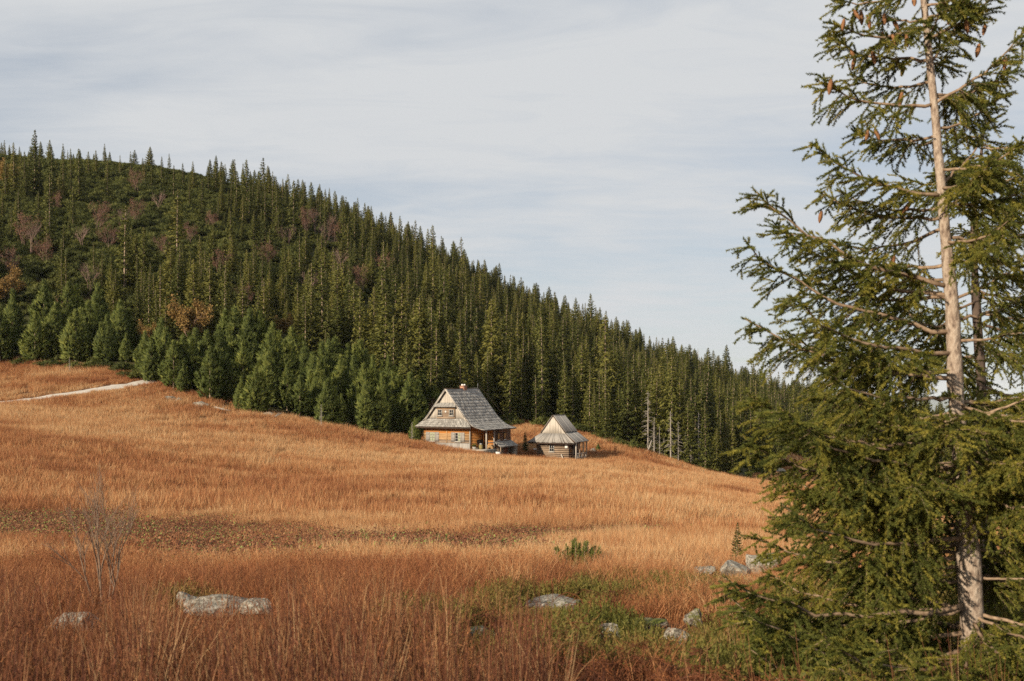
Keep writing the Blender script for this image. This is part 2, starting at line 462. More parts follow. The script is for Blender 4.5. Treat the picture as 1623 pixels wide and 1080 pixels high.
def H(x, y):
    x = np.asarray(x, float); y = np.asarray(y, float); shp = x.shape
    x, y = x.ravel(), y.ravel()
    out = np.empty(len(x))
    for i in range(0, len(x), 20000):
        q = np.stack([x[i:i + 20000], y[i:i + 20000]], 1)
        rr = np.hypot(q[:, 0], q[:, 1])
        qc = q * np.minimum(1, 900 / (rr + 1e-6))[:, None] / 100.0
        r2 = ((qc[:, None] - TX[None]) ** 2).sum(-1)
        z = (0.5 * r2 * np.log(r2 + 1e-12)) @ TW + TA[0] + qc @ TA[1:]
        far = np.maximum(-650, -30 - np.maximum(0, rr - 400) * 0.12)
        t = sstep(480, 900, rr)
        out[i:i + 20000] = z * (1 - t) + far * t
    out = out + (fbm(x / 3.1, y / 3.1, 3, 3) - 0.5) * 0.22 * sstep(2, 12, np.hypot(x, y)) + (fbm(x / 14, y / 14, 8, 3) - 0.5) * 2.2 * sstep(165, 220, y)
    return out.reshape(shp)


def ground_at(px, d):
    x = (px - PW / 2) / F * d
    return np.array([x, d, float(H(np.array([x]), np.array([d]))[0])])


EDGE = np.array([(-900, 160), (-500, 152), (0, 146), (110, 143), (200, 136), (230, 133), (300, 125), (400, 120), (500, 119), (600, 117), (670, 126), (700, 136), (830, 152), (900, 150), (950, 143), (1000, 141),
                 (1060, 142), (1130, 145), (1190, 150), (1215, 172), (1240, 215), (1400, 232), (1623, 245), (2100, 255), (2600, 260)], float)


def edge_d(px): return np.interp(px, EDGE[:, 0], EDGE[:, 1])


def crest_d(px): return np.interp(px, [0, 300, 500, 700, 900, 1100, 1270, 1623], [310, 310, 320, 330, 350, 390, 420, 440])


def terrain():
    nA, rings = 540, np.concatenate([[0.0], np.geomspace(0.8, 33000, 250)])
    # finer steps between 4 and 450 m
    rings = np.unique(np.concatenate([rings, np.geomspace(4, 450, 160)]))
    th = np.arange(nA) / nA * 2 * math.pi
    X = rings[:, None] * np.sin(th)[None]; Y = rings[:, None] * np.cos(th)[None]
    Z = H(X, Y)
    V = np.stack([X, Y, Z], -1).reshape(-1, 3)
    i = np.arange(len(rings) - 1)[:, None] * nA; k = np.arange(nA)[None]; k2 = (k + 1) % nA
    a, b, c, d = i + k, i + k2, i + nA + k2, i + nA + k
    T = np.concatenate([np.stack([a, c, b], -1).reshape(-1, 3), np.stack([a, d, c], -1).reshape(-1, 3)])
    m, N, L = mat_new('meadow and forest soil')
    out = N.new('ShaderNodeOutputMaterial'); bs = N.new('ShaderNodeBsdfPrincipled'); bs.inputs['Roughness'].default_value = 0.95
    bs.inputs['Specular IOR Level'].default_value = 0.1
    g = N.new('ShaderNodeNewGeometry')
    n1 = N.new('ShaderNodeTexNoise'); n1.inputs['Scale'].default_value = 0.35; n1.inputs['Detail'].default_value = 8; n1.inputs['Roughness'].default_value = 0.65
    L.new(g.outputs['Position'], n1.inputs['Vector'])
    c1 = ramp(N, L, n1.outputs['Fac'], [(0.3, (0.055, 0.026, 0.014)), (0.5, (0.14, 0.068, 0.031)), (0.7, (0.28, 0.16, 0.07))])
    n2 = N.new('ShaderNodeTexNoise'); n2.inputs['Scale'].default_value = 0.3; n2.inputs['Detail'].default_value = 8
    L.new(g.outputs['Position'], n2.inputs['Vector'])
    c2 = ramp(N, L, n2.outputs['Fac'], [(0.3, (0.02, 0.024, 0.009)), (0.55, (0.045, 0.045, 0.016)), (0.75, (0.1, 0.06, 0.025))])
    at = N.new('ShaderNodeAttribute'); at.attribute_name = 'forest'
    mx = N.new('ShaderNodeMix'); mx.data_type = 'RGBA'
    L.new(at.outputs['Fac'], mx.inputs['Factor']); L.new(c1, mx.inputs['A']); L.new(c2, mx.inputs['B'])
    L.new(mx.outputs['Result'], bs.inputs['Base Color'])
    bp = N.new('ShaderNodeBump'); bp.inputs['Strength'].default_value = 0.5; bp.inputs['Distance'].default_value = 0.1
    n3 = N.new('ShaderNodeTexNoise'); n3.inputs['Scale'].default_value = 6; n3.inputs['Detail'].default_value = 6
    L.new(g.outputs['Position'], n3.inputs['Vector']); L.new(n3.outputs['Fac'], bp.inputs['Height']); L.new(bp.outputs[0], bs.inputs['Normal'])
    L.new(bs.outputs[0], out.inputs['Surface'])
    mb = MB(); mb.add(V, T)
    o = mb.build('ground', m, smooth=True)
    px = PW / 2 + V[:, 0] / np.maximum(V[:, 1], 1) * F
    fo = np.where(V[:, 1] > 5, sstep(-2, 3, V[:, 1] - edge_d(px)), 0.0)
    fo = np.maximum(fo, sstep(330, 420, np.hypot(V[:, 0], V[:, 1])))
    at = o.data.attributes.new('forest', 'FLOAT', 'POINT'); at.data.foreach_set('value', fo.astype(np.float32))
    tag(o, 'brown ground of the sloping meadow and hillside', kind='structure')


terrain()


def far_hills():
    mb = MB()
    th = np.radians(np.linspace(-75, 75, 260)); rr = np.linspace(23000, 31000, 14)
    prof = np.sin(np.linspace(0, math.pi, 14)) ** 0.8
    hh = fbm(np.degrees(th) / 4.2 + 40, np.zeros_like(th), 5, 4)
    top = -480 + 330 * hh
    X = rr[:, None] * np.sin(th)[None]; Y = rr[:, None] * np.cos(th)[None]
    Z = -656 + (top[None] + 656) * prof[:, None]
    V = np.stack([X, Y, Z], -1).reshape(-1, 3); n = len(th)
    t = []
    for i in range(13):
        for k in range(n - 1):
            a = i * n + k
            t += [[a, a + 1, a + n + 1], [a, a + n + 1, a + n]]
    mb.add(V, t)
    tag(mb.build('hills', M['hills'], smooth=True), 'distant blue hills beyond the valley', kind='structure')


far_hills()


def haze():
    mb = MB(); mb.box(-34000, 34000, -34000, 34000, -680, 105)
    m, N, L = mat_new('air haze')
    out = N.new('ShaderNodeOutputMaterial'); v = N.new('ShaderNodeVolumePrincipled')
    v.inputs['Color'].default_value = (0.86, 0.93, 1.0, 1)
    v.inputs['Density'].default_value = 0.00003
    v.inputs['Anisotropy'].default_value = 0.0
    L.new(v.outputs[0], out.inputs['Volume'])
    tag(mb.build('haze', m), 'thin pale haze in the air', kind='stuff')


haze()

# path: a gravel strip across the meadow on the left
PATH = np.array([W(p, y, d) for p, y, d in [(-420, 668, 108), (-200, 655, 114), (0, 641, 120.5), (60, 636.5, 122.5), (110, 630, 124.5), (160, 622, 127.0), (200, 614, 129.5), (228, 608, 131.5), (262, 603, 136), (290, 598, 143)]])
_t = np.linspace(0, 1, len(PATH)); _s = np.linspace(0, 1, 80)
PATHF = np.stack([np.interp(_s, _t, PATH[:, k]) for k in (0, 1)], 1)


def path():
    mb = MB(); d = norm(np.gradient(PATHF, axis=0)); nrm = np.stack([-d[:, 1], d[:, 0]], 1)
    wv = np.linspace(-1, 1, 7)
    wid = 1.15 + 1.0 * (fbm(np.arange(80) / 2.5, np.zeros(80), 2, 3) - 0.5)
    P = PATHF[:, None] + nrm[:, None] * (wv[None, :, None] * wid[:, None, None])
    Z = H(P[..., 0], P[..., 1]) + 0.12 - 0.1 * np.abs(wv)[None] ** 3
    V = np.concatenate([P, Z[..., None]], -1).reshape(-1, 3)
    t = []
    for i in range(79):
        for k in range(6):
            a = i * 7 + k; t += [[a, a + 7, a + 8], [a, a + 8, a + 1]]
    mb.add(V, t)
    o = mb.build('path', M['gravel'], smooth=True)
    tag(o, 'pale gravel path climbing across the left of the meadow', kind='structure')


path()


def path_dist(x, y):
    out = np.full(len(x), 99.0)
    for q in PATHF: out = np.minimum(out, np.hypot(x - q[0], y - q[1]))
    return out


# ------------------------------------------------------------------ cottage
HA = R_(30)


class Frame:
    """places building parts in a local frame: x along the gable, y back along the ridge, z up"""
    def __init__(self, root): self.root = root

    def part(self, name, mb, mat, parent=None, kind=None, label=None):
        o = mb.build(name, M[mat] if isinstance(mat, str) else mat, parent or self.root)
        return tag(o, label, kind=kind)

    def bx(self, name, b, mat, parent=None, label=None, bevel=0.0):
        mb = MB()
        if bevel:
            x0, x1, y0, y1, z0, z1 = b; e = bevel
            # long log along x or y with chamfered long edges
            if x1 - x0 >= y1 - y0:
                prof = [(y0 + e, z0), (y1 - e, z0), (y1, z0 + e), (y1, z1 - e), (y1 - e, z1), (y0 + e, z1), (y0, z1 - e), (y0, z0 + e)]
                V = [(x0, p, q) for p, q in prof] + [(x1, p, q) for p, q in prof]
            else:
                prof = [(x0 + e, z0), (x1 - e, z0), (x1, z0 + e), (x1, z1 - e), (x1 - e, z1), (x0 + e, z1), (x0, z1 - e), (x0, z0 + e)]
                V = [(p, y0, q) for p, q in prof] + [(p, y1, q) for p, q in prof]
            t = []
            for k in range(8):
                j = (k + 1) % 8; t += [[k, j, j + 8], [k, j + 8, k + 8]]
            for k in range(1, 7): t += [[0, k + 1, k], [8, 8 + k, 9 + k]]
            mb.add(V, t)
        else:
            mb.box(*b)
        return self.part(name, mb, mat, parent, label=label)


def shingle_patch(mb, rowsfn, n_rows, width=0.2, thick=0.025, over=1.35, seed=1):
    """rowsfn(s) -> (left point, right point) of the row line at s in 0..1 measured from eave to ridge"""
    r = np.random.RandomState(seed)
    for i in range(n_rows):
        s0, s1 = i / n_rows, min(1.0, (i + over) / n_rows)
        a0, b0 = [np.array(q, float) for q in rowsfn(s0)]; a1, b1 = [np.array(q, float) for q in rowsfn(s1)]
        L = np.linalg.norm(b0 - a0); n = max(2, int(L / width))
        cut = np.linspace(0, 1, n + 1); cut[1:-1] += (r.rand(n - 1) - 0.5) * 0.5 / n
        up = norm(np.cross(b0 - a0, a1 - a0 + 1e-6))
        if up[2] < 0: up = -up
        dn = norm(a0 - a1)
        rv = r.rand() * 0.25
        for k in range(n):
            f0, f1 = cut[k] + 0.003 / L * 2, cut[k + 1] - 0.003 / L * 2
            dl = dn * (r.rand() - 0.4) * 0.06; lift = up * (0.02 + r.rand() * 0.03)
            p = [a0 + (b0 - a0) * f0 + dl + lift, a0 + (b0 - a0) * f1 + dl + lift, a1 + (b1 - a1) * f1, a1 + (b1 - a1) * f0]
            q = [x + up * thick for x in p]
            mb.hexa(p + q, 0.75 * r.rand() + rv)


def boards_patch(mb, a0, b0, a1, b1, n, thick=0.03, seed=1, gap=0.02, jit=0.05, nrm=None):
    """long boards from the lower line a0-b0 up to the upper line a1-b1"""
    r = np.random.RandomState(seed)
    a0, b0, a1, b1 = [np.array(q, float) for q in (a0, b0, a1, b1)]
    up = norm(np.cross(b0 - a0, (a1 + b1) / 2 - (a0 + b0) / 2)) if nrm is None else np.array(nrm, float)
    for k in range(n):
        f0, f1 = (k + gap) / n, (k + 1 - gap) / n
        w0 = up * r.rand() * 0.02; dl = norm(a0 - a1) * (r.rand() - 0.3) * jit
        p = [a0 + (b0 - a0) * f0 + dl + w0, a0 + (b0 - a0) * f1 + dl + w0, a1 + (b1 - a1) * f1 + w0, a1 + (b1 - a1) * f0 + w0]
        mb.hexa(p + [x + up * thick for x in p], r.rand())


def slab(mb, quad, t=0.06):
    q = [np.array(x, float) for x in quad]; up = norm(np.cross(q[1] - q[0], q[3] - q[0]))
    if up[2] < 0: up = -up
    mb.hexa([x - up * t for x in q] + q, 0.1)


def window(fr, u, w, ww, wh, y, name='window', panes=(2, 2), curtain=False, sill=True, frame_mat='frame'):
    """frame on the plane y (front wall); panes and frame bars are sub-parts"""
    f = 0.045
    mb = MB()
    mb.box(u - ww / 2 - f, u - ww / 2, y - 0.05, y, w - f, w + wh + f); mb.box(u + ww / 2, u + ww / 2 + f, y - 0.05, y, w - f, w + wh + f)
    mb.box(u - ww / 2, u + ww / 2, y - 0.05, y, w - f, w); mb.box(u - ww / 2, u + ww / 2, y - 0.05, y, w + wh, w + wh + f)
    win = fr.part(name, mb, frame_mat)
    for i in range(panes[0]):
        for j in range(panes[1]):
            x0 = u - ww / 2 + ww * i / panes[0] + (0.018 if i else 0); x1 = u - ww / 2 + ww * (i + 1) / panes[0] - (0.018 if i < panes[0] - 1 else 0)
            z0 = w + wh * j / panes[1] + (0.018 if j else 0); z1 = w + wh * (j + 1) / panes[1] - (0.018 if j < panes[1] - 1 else 0)
            cur = curtain and not (i == 0 and curtain == 2)
            fr.bx('pane', (x0, x1, y - 0.012, y + 0.002, z0, z1), 'curtain' if cur else 'glass', win)
    mb = MB()
    for i in range(1, panes[0]): mb.box(u - ww / 2 + ww * i / panes[0] - 0.013, u - ww / 2 + ww * i / panes[0] + 0.013, y - 0.04, y - 0.001, w, w + wh)
    for j in range(1, panes[1]): mb.box(u - ww / 2, u + ww / 2, y - 0.037, y - 0.0015, w + wh * j / panes[1] - 0.013, w + wh * j / panes[1] + 0.013)
    fr.part('glazing_bar', mb, frame_mat, win)
    if sill: fr.bx('sill', (u - ww / 2 - 0.12, u + ww / 2 + 0.12, y - 0.12, y - 0.052, w - f - 0.06, w - f - 0.003), frame_mat, win)
    return win


def cottage():
    base = np.array([-6.86, 119.45, -6.5])
    root = thing('cottage', 'large wooden cottage with steep grey shingle roof and small brick chimney', 'cottage', base, -HA)
    fr = Frame(root)
    # log walls: front gable wall
    lh = 0.168; z = 0.72
    for i in range(10):
        mt = 'honey_log' if i >= 6 else ('tan_log' if i >= 2 else 'grey_log')
        fr.bx('wall_log', (-2.9, 2.9, 0.0, 0.15, z, z + lh - 0.012), mt, bevel=0.03); z += lh
    z = 0.2
    for i in range(14):
        fr.bx('wall_log', (2.75, 2.9, 0.16, 6.0, z, z + lh - 0.012), 'honey_log', bevel=0.03)
        fr.bx('wall_log', (-2.9, -2.75, 0.16, 6.0, z, z + lh - 0.012), 'grey_log', bevel=0.03); z += lh
    fr.bx('corner_post', (2.83, 2.95, -0.05, 0.0 - 0.004, 0.0, 2.4), 'board')
    fr.bx('corner_post', (-0.03, 0.07, -0.035, -0.004, 0.72, 2.38), 'tan_log')
    fr.bx('rear_wall', (-2.74, 2.74, 5.9, 6.0, 0.2, 2.9), 'grey_log')
    mb = MB(); boards_patch(mb, (-2.92, -0.06, -0.5), (2.92, -0.06, -0.5), (-2.92, -0.06, 0.72), (2.92, -0.06, 0.72), 34, seed=3, nrm=(0, -1, 0))
    fr.part('skirting_plank', mb, 'board', kind='stuff')
    fr.bx('foundation', (-2.85, 2.85, 0.05, 5.9, -1.2, 0.19), M['rock'])
    # windows with open shutters
    for u, cu in ((-1.78, 1), (1.42, 2)):
        window(fr, u, 0.92, 0.62, 0.86, -0.005, panes=(2, 3), curtain=cu)
        for s in (-1, 1):
            x0 = u + s * (0.31 + 0.09) if s > 0 else u - 0.31 - 0.09 - 0.42
            mb = MB()
            for k in range(3): mb.box(x0 + 0.14 * k, x0 + 0.14 * k + 0.132, -0.06, -0.02, 0.84, 1.84, 0.3 + 0.2 * k)
            mb.box(x0, x0 + 0.412, -0.085, -0.061, 1.02, 1.1); mb.box(x0, x0 + 0.412, -0.085, -0.061, 1.58, 1.66)
            fr.part('shutter', mb, 'board')
    for u in (1.2, 2.85):
        mb = MB(); mb.box(u - 0.22, u + 0.22, -0.3, -0.12, 2.24, 2.31); fr.part('eave_lamp', mb, 'white')
    # upper gable: pale boards, small pent roof, bay with two windows
    mb = MB()
    nb = 26
    for k in range(nb):
        u0, u1 = -2.45 + 4.9 * k / nb, -2.45 + 4.9 * (k + 1) / nb
        um = max(abs(u0), abs(u1)); hmin = 3.24; r0 = 6.3 - abs(u0) * 1.27; r1 = 6.3 - abs(u1) * 1.27
        if max(r0, r1) <= hmin + 0.05: continue
        r0, r1 = max(r0, hmin + 0.01), max(r1, hmin + 0.01); yy = -0.01 - 0.02 * rng.rand(); g = 0.006
        mb.hexa([(u0 + g, yy, hmin), (u1 - g, yy, hmin), (u1 - g, 0.06, hmin), (u0 + g, 0.06, hmin), (u0 + g, yy, r0), (u1 - g, yy, r1), (u1 - g, 0.06, r1), (u0 + g, 0.06, r0)], rng.rand())
    fr.part('gable_plank', mb, 'pale_board', kind='stuff')
    fr.bx('gable_bay', (-1.12, 1.12, -0.13, -0.035, 3.26, 4.5), 'grey_log')
    z = 3.28
    for i in range(7):
        fr.bx('bay_log', (-1.12, 1.12, -0.17, -0.131, z, z + 0.155), 'tan_log' if i == 6 else 'grey_log', bevel=0.012); z += 0.17
    for u in (-0.72, 0.72): window(fr, u, 3.62, 0.46, 0.56, -0.172, panes=(2, 2))
    mb = MB()
    for k in range(5):
        an = k / 5 * 2 * math.pi + 0.3
        mb.tube([(0, -0.2, 4.0), (0.16 * math.cos(an), -0.2, 4.0 + 0.16 * math.sin(an))], [0.035, 0.012], 5)
    fr.part('gable_ornament', mb, 'white')
    mb = MB()
    rowp = lambda s: ((-1.42 + 0.25 * s, -0.5 + 0.44 * s, 4.5 + 0.42 * s), (1.42 - 0.25 * s, -0.5 + 0.44 * s, 4.5 + 0.42 * s))
    slab(mb, [rowp(0)[0], rowp(0)[1], rowp(1)[1], rowp(1)[0]]); shingle_patch(mb, rowp, 3, 0.17, seed=4)
    fr.part('pent_roof', mb, 'shingle')
    # barge boards
    for s in (-1, 1):
        mb = MB()
        pts = [(s * 0.0, 6.42), (s * 1.5, 4.5), (s * 2.3, 3.5), (s * 2.72, 3.1)]
        for (a, b), (c, d) in zip(pts[:-1], pts[1:]):
            q = [(a, -0.3, b - 0.2), (c, -0.3, d - 0.2), (c, -0.26, d - 0.2), (a, -0.26, b - 0.2), (a, -0.3, b), (c, -0.3, d), (c, -0.26, d), (a, -0.26, b)]
            if s < 0: q = [q[1], q[0], q[3], q[2], q[5], q[4], q[7], q[6]]
            mb.hexa(q, 0.7)
        fr.part('barge_board', mb, 'pale_board')
    # roof profile, right side flares over the porch
    def prof(s, P):
        P = np.array(P, float); seg = np.hypot(np.diff(P[:, 0]), np.diff(P[:, 1])); c = np.concatenate([[0], np.cumsum(seg)]) / seg.sum()
        return np.interp(s, c, P[:, 0]), np.interp(s, c, P[:, 1])
    RP = [(4.82, 2.1), (3.9, 2.36), (3.3, 2.66), (2.6, 3.22), (1.9, 4.05), (0.95, 5.2), (0, 6.4)]
    LP = [(-3.5, 2.4), (-2.95, 2.8), (-2.45, 3.3), (-1.5, 4.5), (0, 6.4)]

    def right(s):
        u, w = prof(s, RP)
        v0 = -0.3 if u < 2.7 else -0.3 - 0.45 * min(1, (u - 2.7) / 0.75) if u < 3.45 else -0.75 + 0.5 * min(1, (u - 3.45) / 1.37)
        sag = 0.05 * math.sin(s * 3)
        return (u, v0, w), (u, 6.35 - 0.1 * s, w + 0.06 - sag * 0.5)

    def left(s):
        u, w = prof(s, LP)
        v0 = -0.3 if u > -2.7 else -0.3 - 0.45 * min(1, (-u - 2.7) / 0.75)
        return (u, 6.35, w), (u, v0, w)
    for fn, nm, nrow, sd_ in ((right, 'roof', 16, 5), (left, 'roof', 12, 6)):
        mb = MB()
        ss = np.linspace(0, 1, 13)
        for a, b in zip(ss[:-1], ss[1:]):
            p0, p1 = fn(a); q0, q1 = fn(b); slab(mb, [p0, p1, q1, q0], 0.05)
        rf = fr.part(nm, mb, 'dark_wood')
        mb = MB(); shingle_patch(mb, fn, nrow, 0.26, 0.05, seed=sd_)
        fr.part('shingle', mb, 'shingle', rf, kind='stuff')
    front = lambda s: ((-3.46 + 0.98 * s, -0.75 + 0.72 * s, 2.4 + 0.86 * s), (3.5 - 1.02 * s, -0.75 + 0.72 * s, 2.4 + 0.86 * s))
    mb = MB(); slab(mb, [front(0)[0], front(0)[1], front(1)[1], front(1)[0]]); rf = fr.part('roof', mb, 'dark_wood')
    mb = MB(); shingle_patch(mb, front, 4, 0.22, 0.04, seed=8); fr.part('shingle', mb, 'shingle', rf, kind='stuff')
    fr.bx('fascia', (-3.4, 3.45, -0.74, -0.7, 2.25, 2.37), 'dark_wood')
    mb = MB(); mb.box(-0.14, 0.14, -0.32, 6.3, 6.38, 6.46); fr.part('ridge_cap', mb, 'dark_wood')
    # zinc flashing strip below the chimney
    mb = MB()
    for a, b in ((0.93, 1.0), (0.6, 0.93)):
        u0, w0 = prof(a, RP); u1, w1 = prof(b, RP)
        mb.hexa([(u0, 3.55, w0 + 0.07), (u0, 3.8, w0 + 0.07), (u1, 3.8, w1 + 0.07), (u1, 3.55, w1 + 0.07), (u0, 3.55, w0 + 0.1), (u0, 3.8, w0 + 0.1), (u1, 3.8, w1 + 0.1), (u1, 3.55, w1 + 0.1)])
    fr.part('flashing', mb, 'metal')
    # chimney of brick courses
    mb = MB(); mb.box(-0.24, 0.24, 2.96, 3.62, 5.9, 6.66); ch = fr.part('chimney', mb, 'brick')
    for i in range(6):
        z = 6.3 + i * 0.06
        for k in range(4):
            x0 = 2.95 + k * 0.165 + (0.03 if i % 2 else 0)
            b = MB(); b.box(-0.255, -0.241, x0, min(3.63, x0 + 0.152), z, z + 0.05); fr.part('brick', b, 'brick', ch)
            b = MB(); b.box(0.241, 0.255, x0, min(3.63, x0 + 0.152), z, z + 0.05); fr.part('brick', b, 'brick', ch)
    mb = MB(); mb.box(-0.29, 0.29, 2.9, 3.68, 6.665, 6.72); fr.part('chimney_cap', mb, 'brick', ch)
    for v in (3.1, 3.55):
        mb = MB(); mb.tube([(0, v - 0.05, 6.72), (0, v - 0.05, 6.84), (0, v - 0.05, 6.9)], [0.1, 0.11, 0.08], 8); fr.part('chimney_pot', mb, 'white', ch)
    # lightning rod and its cable to the rear eave
    mb = MB(); mb.tube([(0, 6.2, 6.45), (0, 6.2, 7.0)], [0.02, 0.012], 5); fr.part('lightning_rod', mb, 'metal')
    mb = MB(); mb.tube([(0, 6.25, 6.95), (2.4, 6.45, 4.35), (4.95, 6.5, 1.9), (5.1, 6.5, -0.6)], 0.008, 4); fr.part('cable', mb, 'dark_wood')
    # side wing under the flared roof
    for i in range(12):
        z = 0.12 + i * 0.172
        fr.bx('wall_log', (2.91, 4.3, 2.6, 2.72, z, z + 0.16), 'honey_log', bevel=0.025)
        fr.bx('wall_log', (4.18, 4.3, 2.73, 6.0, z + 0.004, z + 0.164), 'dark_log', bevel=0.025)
    fr.bx('corner_post', (4.22, 4.35, 2.5, 2.596, -0.1, 2.25), 'board')
    for v in (3.35, 4.65):
        mb = MB(); mb.box(4.3, 4.35, v - 0.24, v + 0.24, 1.0, 1.75); w = fr.part('window', mb, 'dark_wood')
        mb = MB(); mb.box(4.351, 4.37, v - 0.17, v + 0.17, 1.05, 1.7); fr.part('shutter_board', mb, 'amber', w)
        mb = MB(); mb.box(4.351, 4.4, v - 0.26, v + 0.26, 0.94, 0.995); fr.part('sill', mb, 'white', w)
    # porch deck, foundation and post
    fr.bx('porch_floor', (2.96, 4.6, -0.25, 2.59, 0.0, 0.1), 'pale_board')
    fr.bx('porch_post', (4.33, 4.45, 0.75, 0.87, 0.1, 2.22), 'pale_board')
    fr.bx('porch_post', (3.05, 3.14, 2.3, 2.4, 0.1, 2.3), 'honey_log')
    fr.bx('porch_rail', (4.36, 4.42, 0.88, 2.49, 0.75, 0.83), 'board')
    r = np.random.RandomState(4)
    for j in range(6):
        x = 2.95
        while x < 4.6:
            wd = 0.25 + 0.2 * r.rand(); mb = MB(); mb.box(x, min(4.66, x + wd - 0.02), -0.22 - 0.05 * r.rand(), 0.1, -1.25 + j * 0.205, -1.25 + j * 0.205 + 0.19)
            fr.part('foundation_stone', mb, M['rock']); x += wd
        y = 0.12
        while y < 2.55:
            wd = 0.25 + 0.25 * r.rand(); mb = MB(); mb.box(4.35, 4.62 + 0.06 * r.rand(), y, min(2.58, y + wd - 0.02), -1.25 + j * 0.205, -1.25 + j * 0.205 + 0.19)
            fr.part('foundation_stone', mb, M['rock']); y += wd
    # cellar under the wing: awning, door, stone pier
    fr.bx('cellar_wall', (2.95, 4.25, 2.62, 5.95, -1.4, 0.11), 'grey_log')
    aw = lambda s: ((5.15 - 0.84 * s, 2.45, 0.3 + 0.55 * s), (5.15 - 0.84 * s, 6.1, 0.3 + 0.55 * s))
    mb = MB(); slab(mb, [aw(0)[0], aw(0)[1], aw(1)[1], aw(1)[0]]); shingle_patch(mb, aw, 3, 0.22, seed=9); fr.part('awning', mb, 'shingle')
    mb = MB()
    for k in range(5): mb.box(4.26, 4.31, 4.3 + 0.2 * k, 4.49 + 0.2 * k, -1.3, 0.2, 0.2 * k)
    dr = fr.part('cellar_door', mb, 'red_door'); mb = MB(); mb.box(4.311, 4.36, 5.12, 5.2, -0.6, -0.45); fr.part('handle', mb, 'metal', dr)
    fr.bx('door_jamb', (4.26, 4.4, 4.14, 4.28, -1.3, 0.28), 'grey_log'); fr.bx('door_jamb', (4.26, 4.4, 5.33, 5.47, -1.3, 0.28), 'grey_log')
    r = np.random.RandomState(6)
    for j in range(6):
        mb = MB(); mb.box(4.35 + 0.05 * r.rand(), 5.0 + 0.1 * r.rand(), 5.6 + 0.05 * r.rand(), 6.1, -1.4 + 0.28 * j, -1.4 + 0.28 * j + 0.265); fr.part('pier_stone', mb, M['rock'])
    fr.bx('awning_post', (4.98, 5.08, 2.6, 2.7, -1.4, 0.3), 'grey_log')

    def loc(u, v, w):
        c, s = math.cos(-HA), math.sin(-HA)
        return (base[0] + u * c - v * s, base[1] + u * s + v * c, base[2] + w)
    # things in the porch and beside it
    t = thing('porch_bench', 'dark bench on the shaded cottage porch', 'bench', loc(3.3, 1.7, 0.1), -HA)
    mb = MB(); mb.box(-0.2, 0.2, -0.6, 0.6, 0.4, 0.46); mb.build('seat', M['dark_wood'], t)
    mb = MB(); mb.box(-0.24, -0.2, -0.6, 0.6, 0.55, 0.95); mb.build('backrest', M['dark_wood'], t)
    for sx in (-0.17, 0.13):
        for sy in (-0.52, 0.48):
            mb = MB(); mb.box(sx, sx + 0.05, sy, sy + 0.05, 0, 0.4 if sx > 0 else 0.9); mb.build('leg', M['dark_wood'], t)
    mb = MB(); mb.tube([(0, 0, 0), (0, 0, 0.2), (0, 0, 0.45), (0, 0, 0.5)], [0.17, 0.22, 0.2, 0.14], 12)
    k = thing('milk_churn', 'dull yellow churn standing on the cottage porch floor', 'churn', loc(3.75, 0.75, 0.1)); mb.build('churn_body', M['yellow'], k, True)
    mb = MB(); mb.tube([(0, 0, 0.5), (0, 0, 0.6), (0, 0, 0.64)], [0.13, 0.15, 0.05], 12); mb.build('lid', M['metal'], k, True)
    t = thing('flower_tub', 'low tub with a dark plant at the front of the cottage porch', 'tub', loc(3.3, 0.2, 0.1))
    mb = MB(); mb.tube([(0, 0, 0), (0, 0, 0.28)], [0.17, 0.23], 12); mb.build('tub', M['board'], t, True)
    mb = MB(); r = np.random.RandomState(2)
    for k in range(60):
        d = norm(r.randn(3) + [0, 0, 1.0]); p = np.array([0, 0, 0.28]) + d * 0.12; s = norm(np.cross(d, r.randn(3))) * 0.04
        mb.add([p - s, p + s, p + d * (0.15 + 0.2 * r.rand())], [[0, 1, 2]], r.rand())
    mb.build('plant', M['dwarf'], t)
    t = thing('firewood_stack', 'small stack of split logs against the cottage porch wall', 'firewood', loc(4.0, 2.25, 0.1), -HA)
    for j in range(3):
        for k in range(5 - j):
            mb = MB(); x = -0.36 + 0.17 * k + 0.085 * j; mb.tube([(x, -0.2, 0.08 + 0.145 * j), (x, 0.2, 0.08 + 0.145 * j)], 0.078, 7); mb.build('log', M['tan_log'], t)
    t = thing('white_barrel', 'white barrel standing by the stone footing below the cottage porch', 'barrel', loc(4.95, 2.2, -1.25))
    mb = MB(); mb.tube([(0, 0, 0), (0, 0, 0.35), (0, 0, 0.7), (0, 0, 1.05)], [0.24, 0.28, 0.28, 0.24], 14); mb.build('barrel_body', M['white'], t, True)
    mb = MB(); mb.tube([(0, 0, 1.05), (0, 0, 1.09)], [0.25, 0.25], 14); mb.build('lid', M['metal'], t)


cottage()


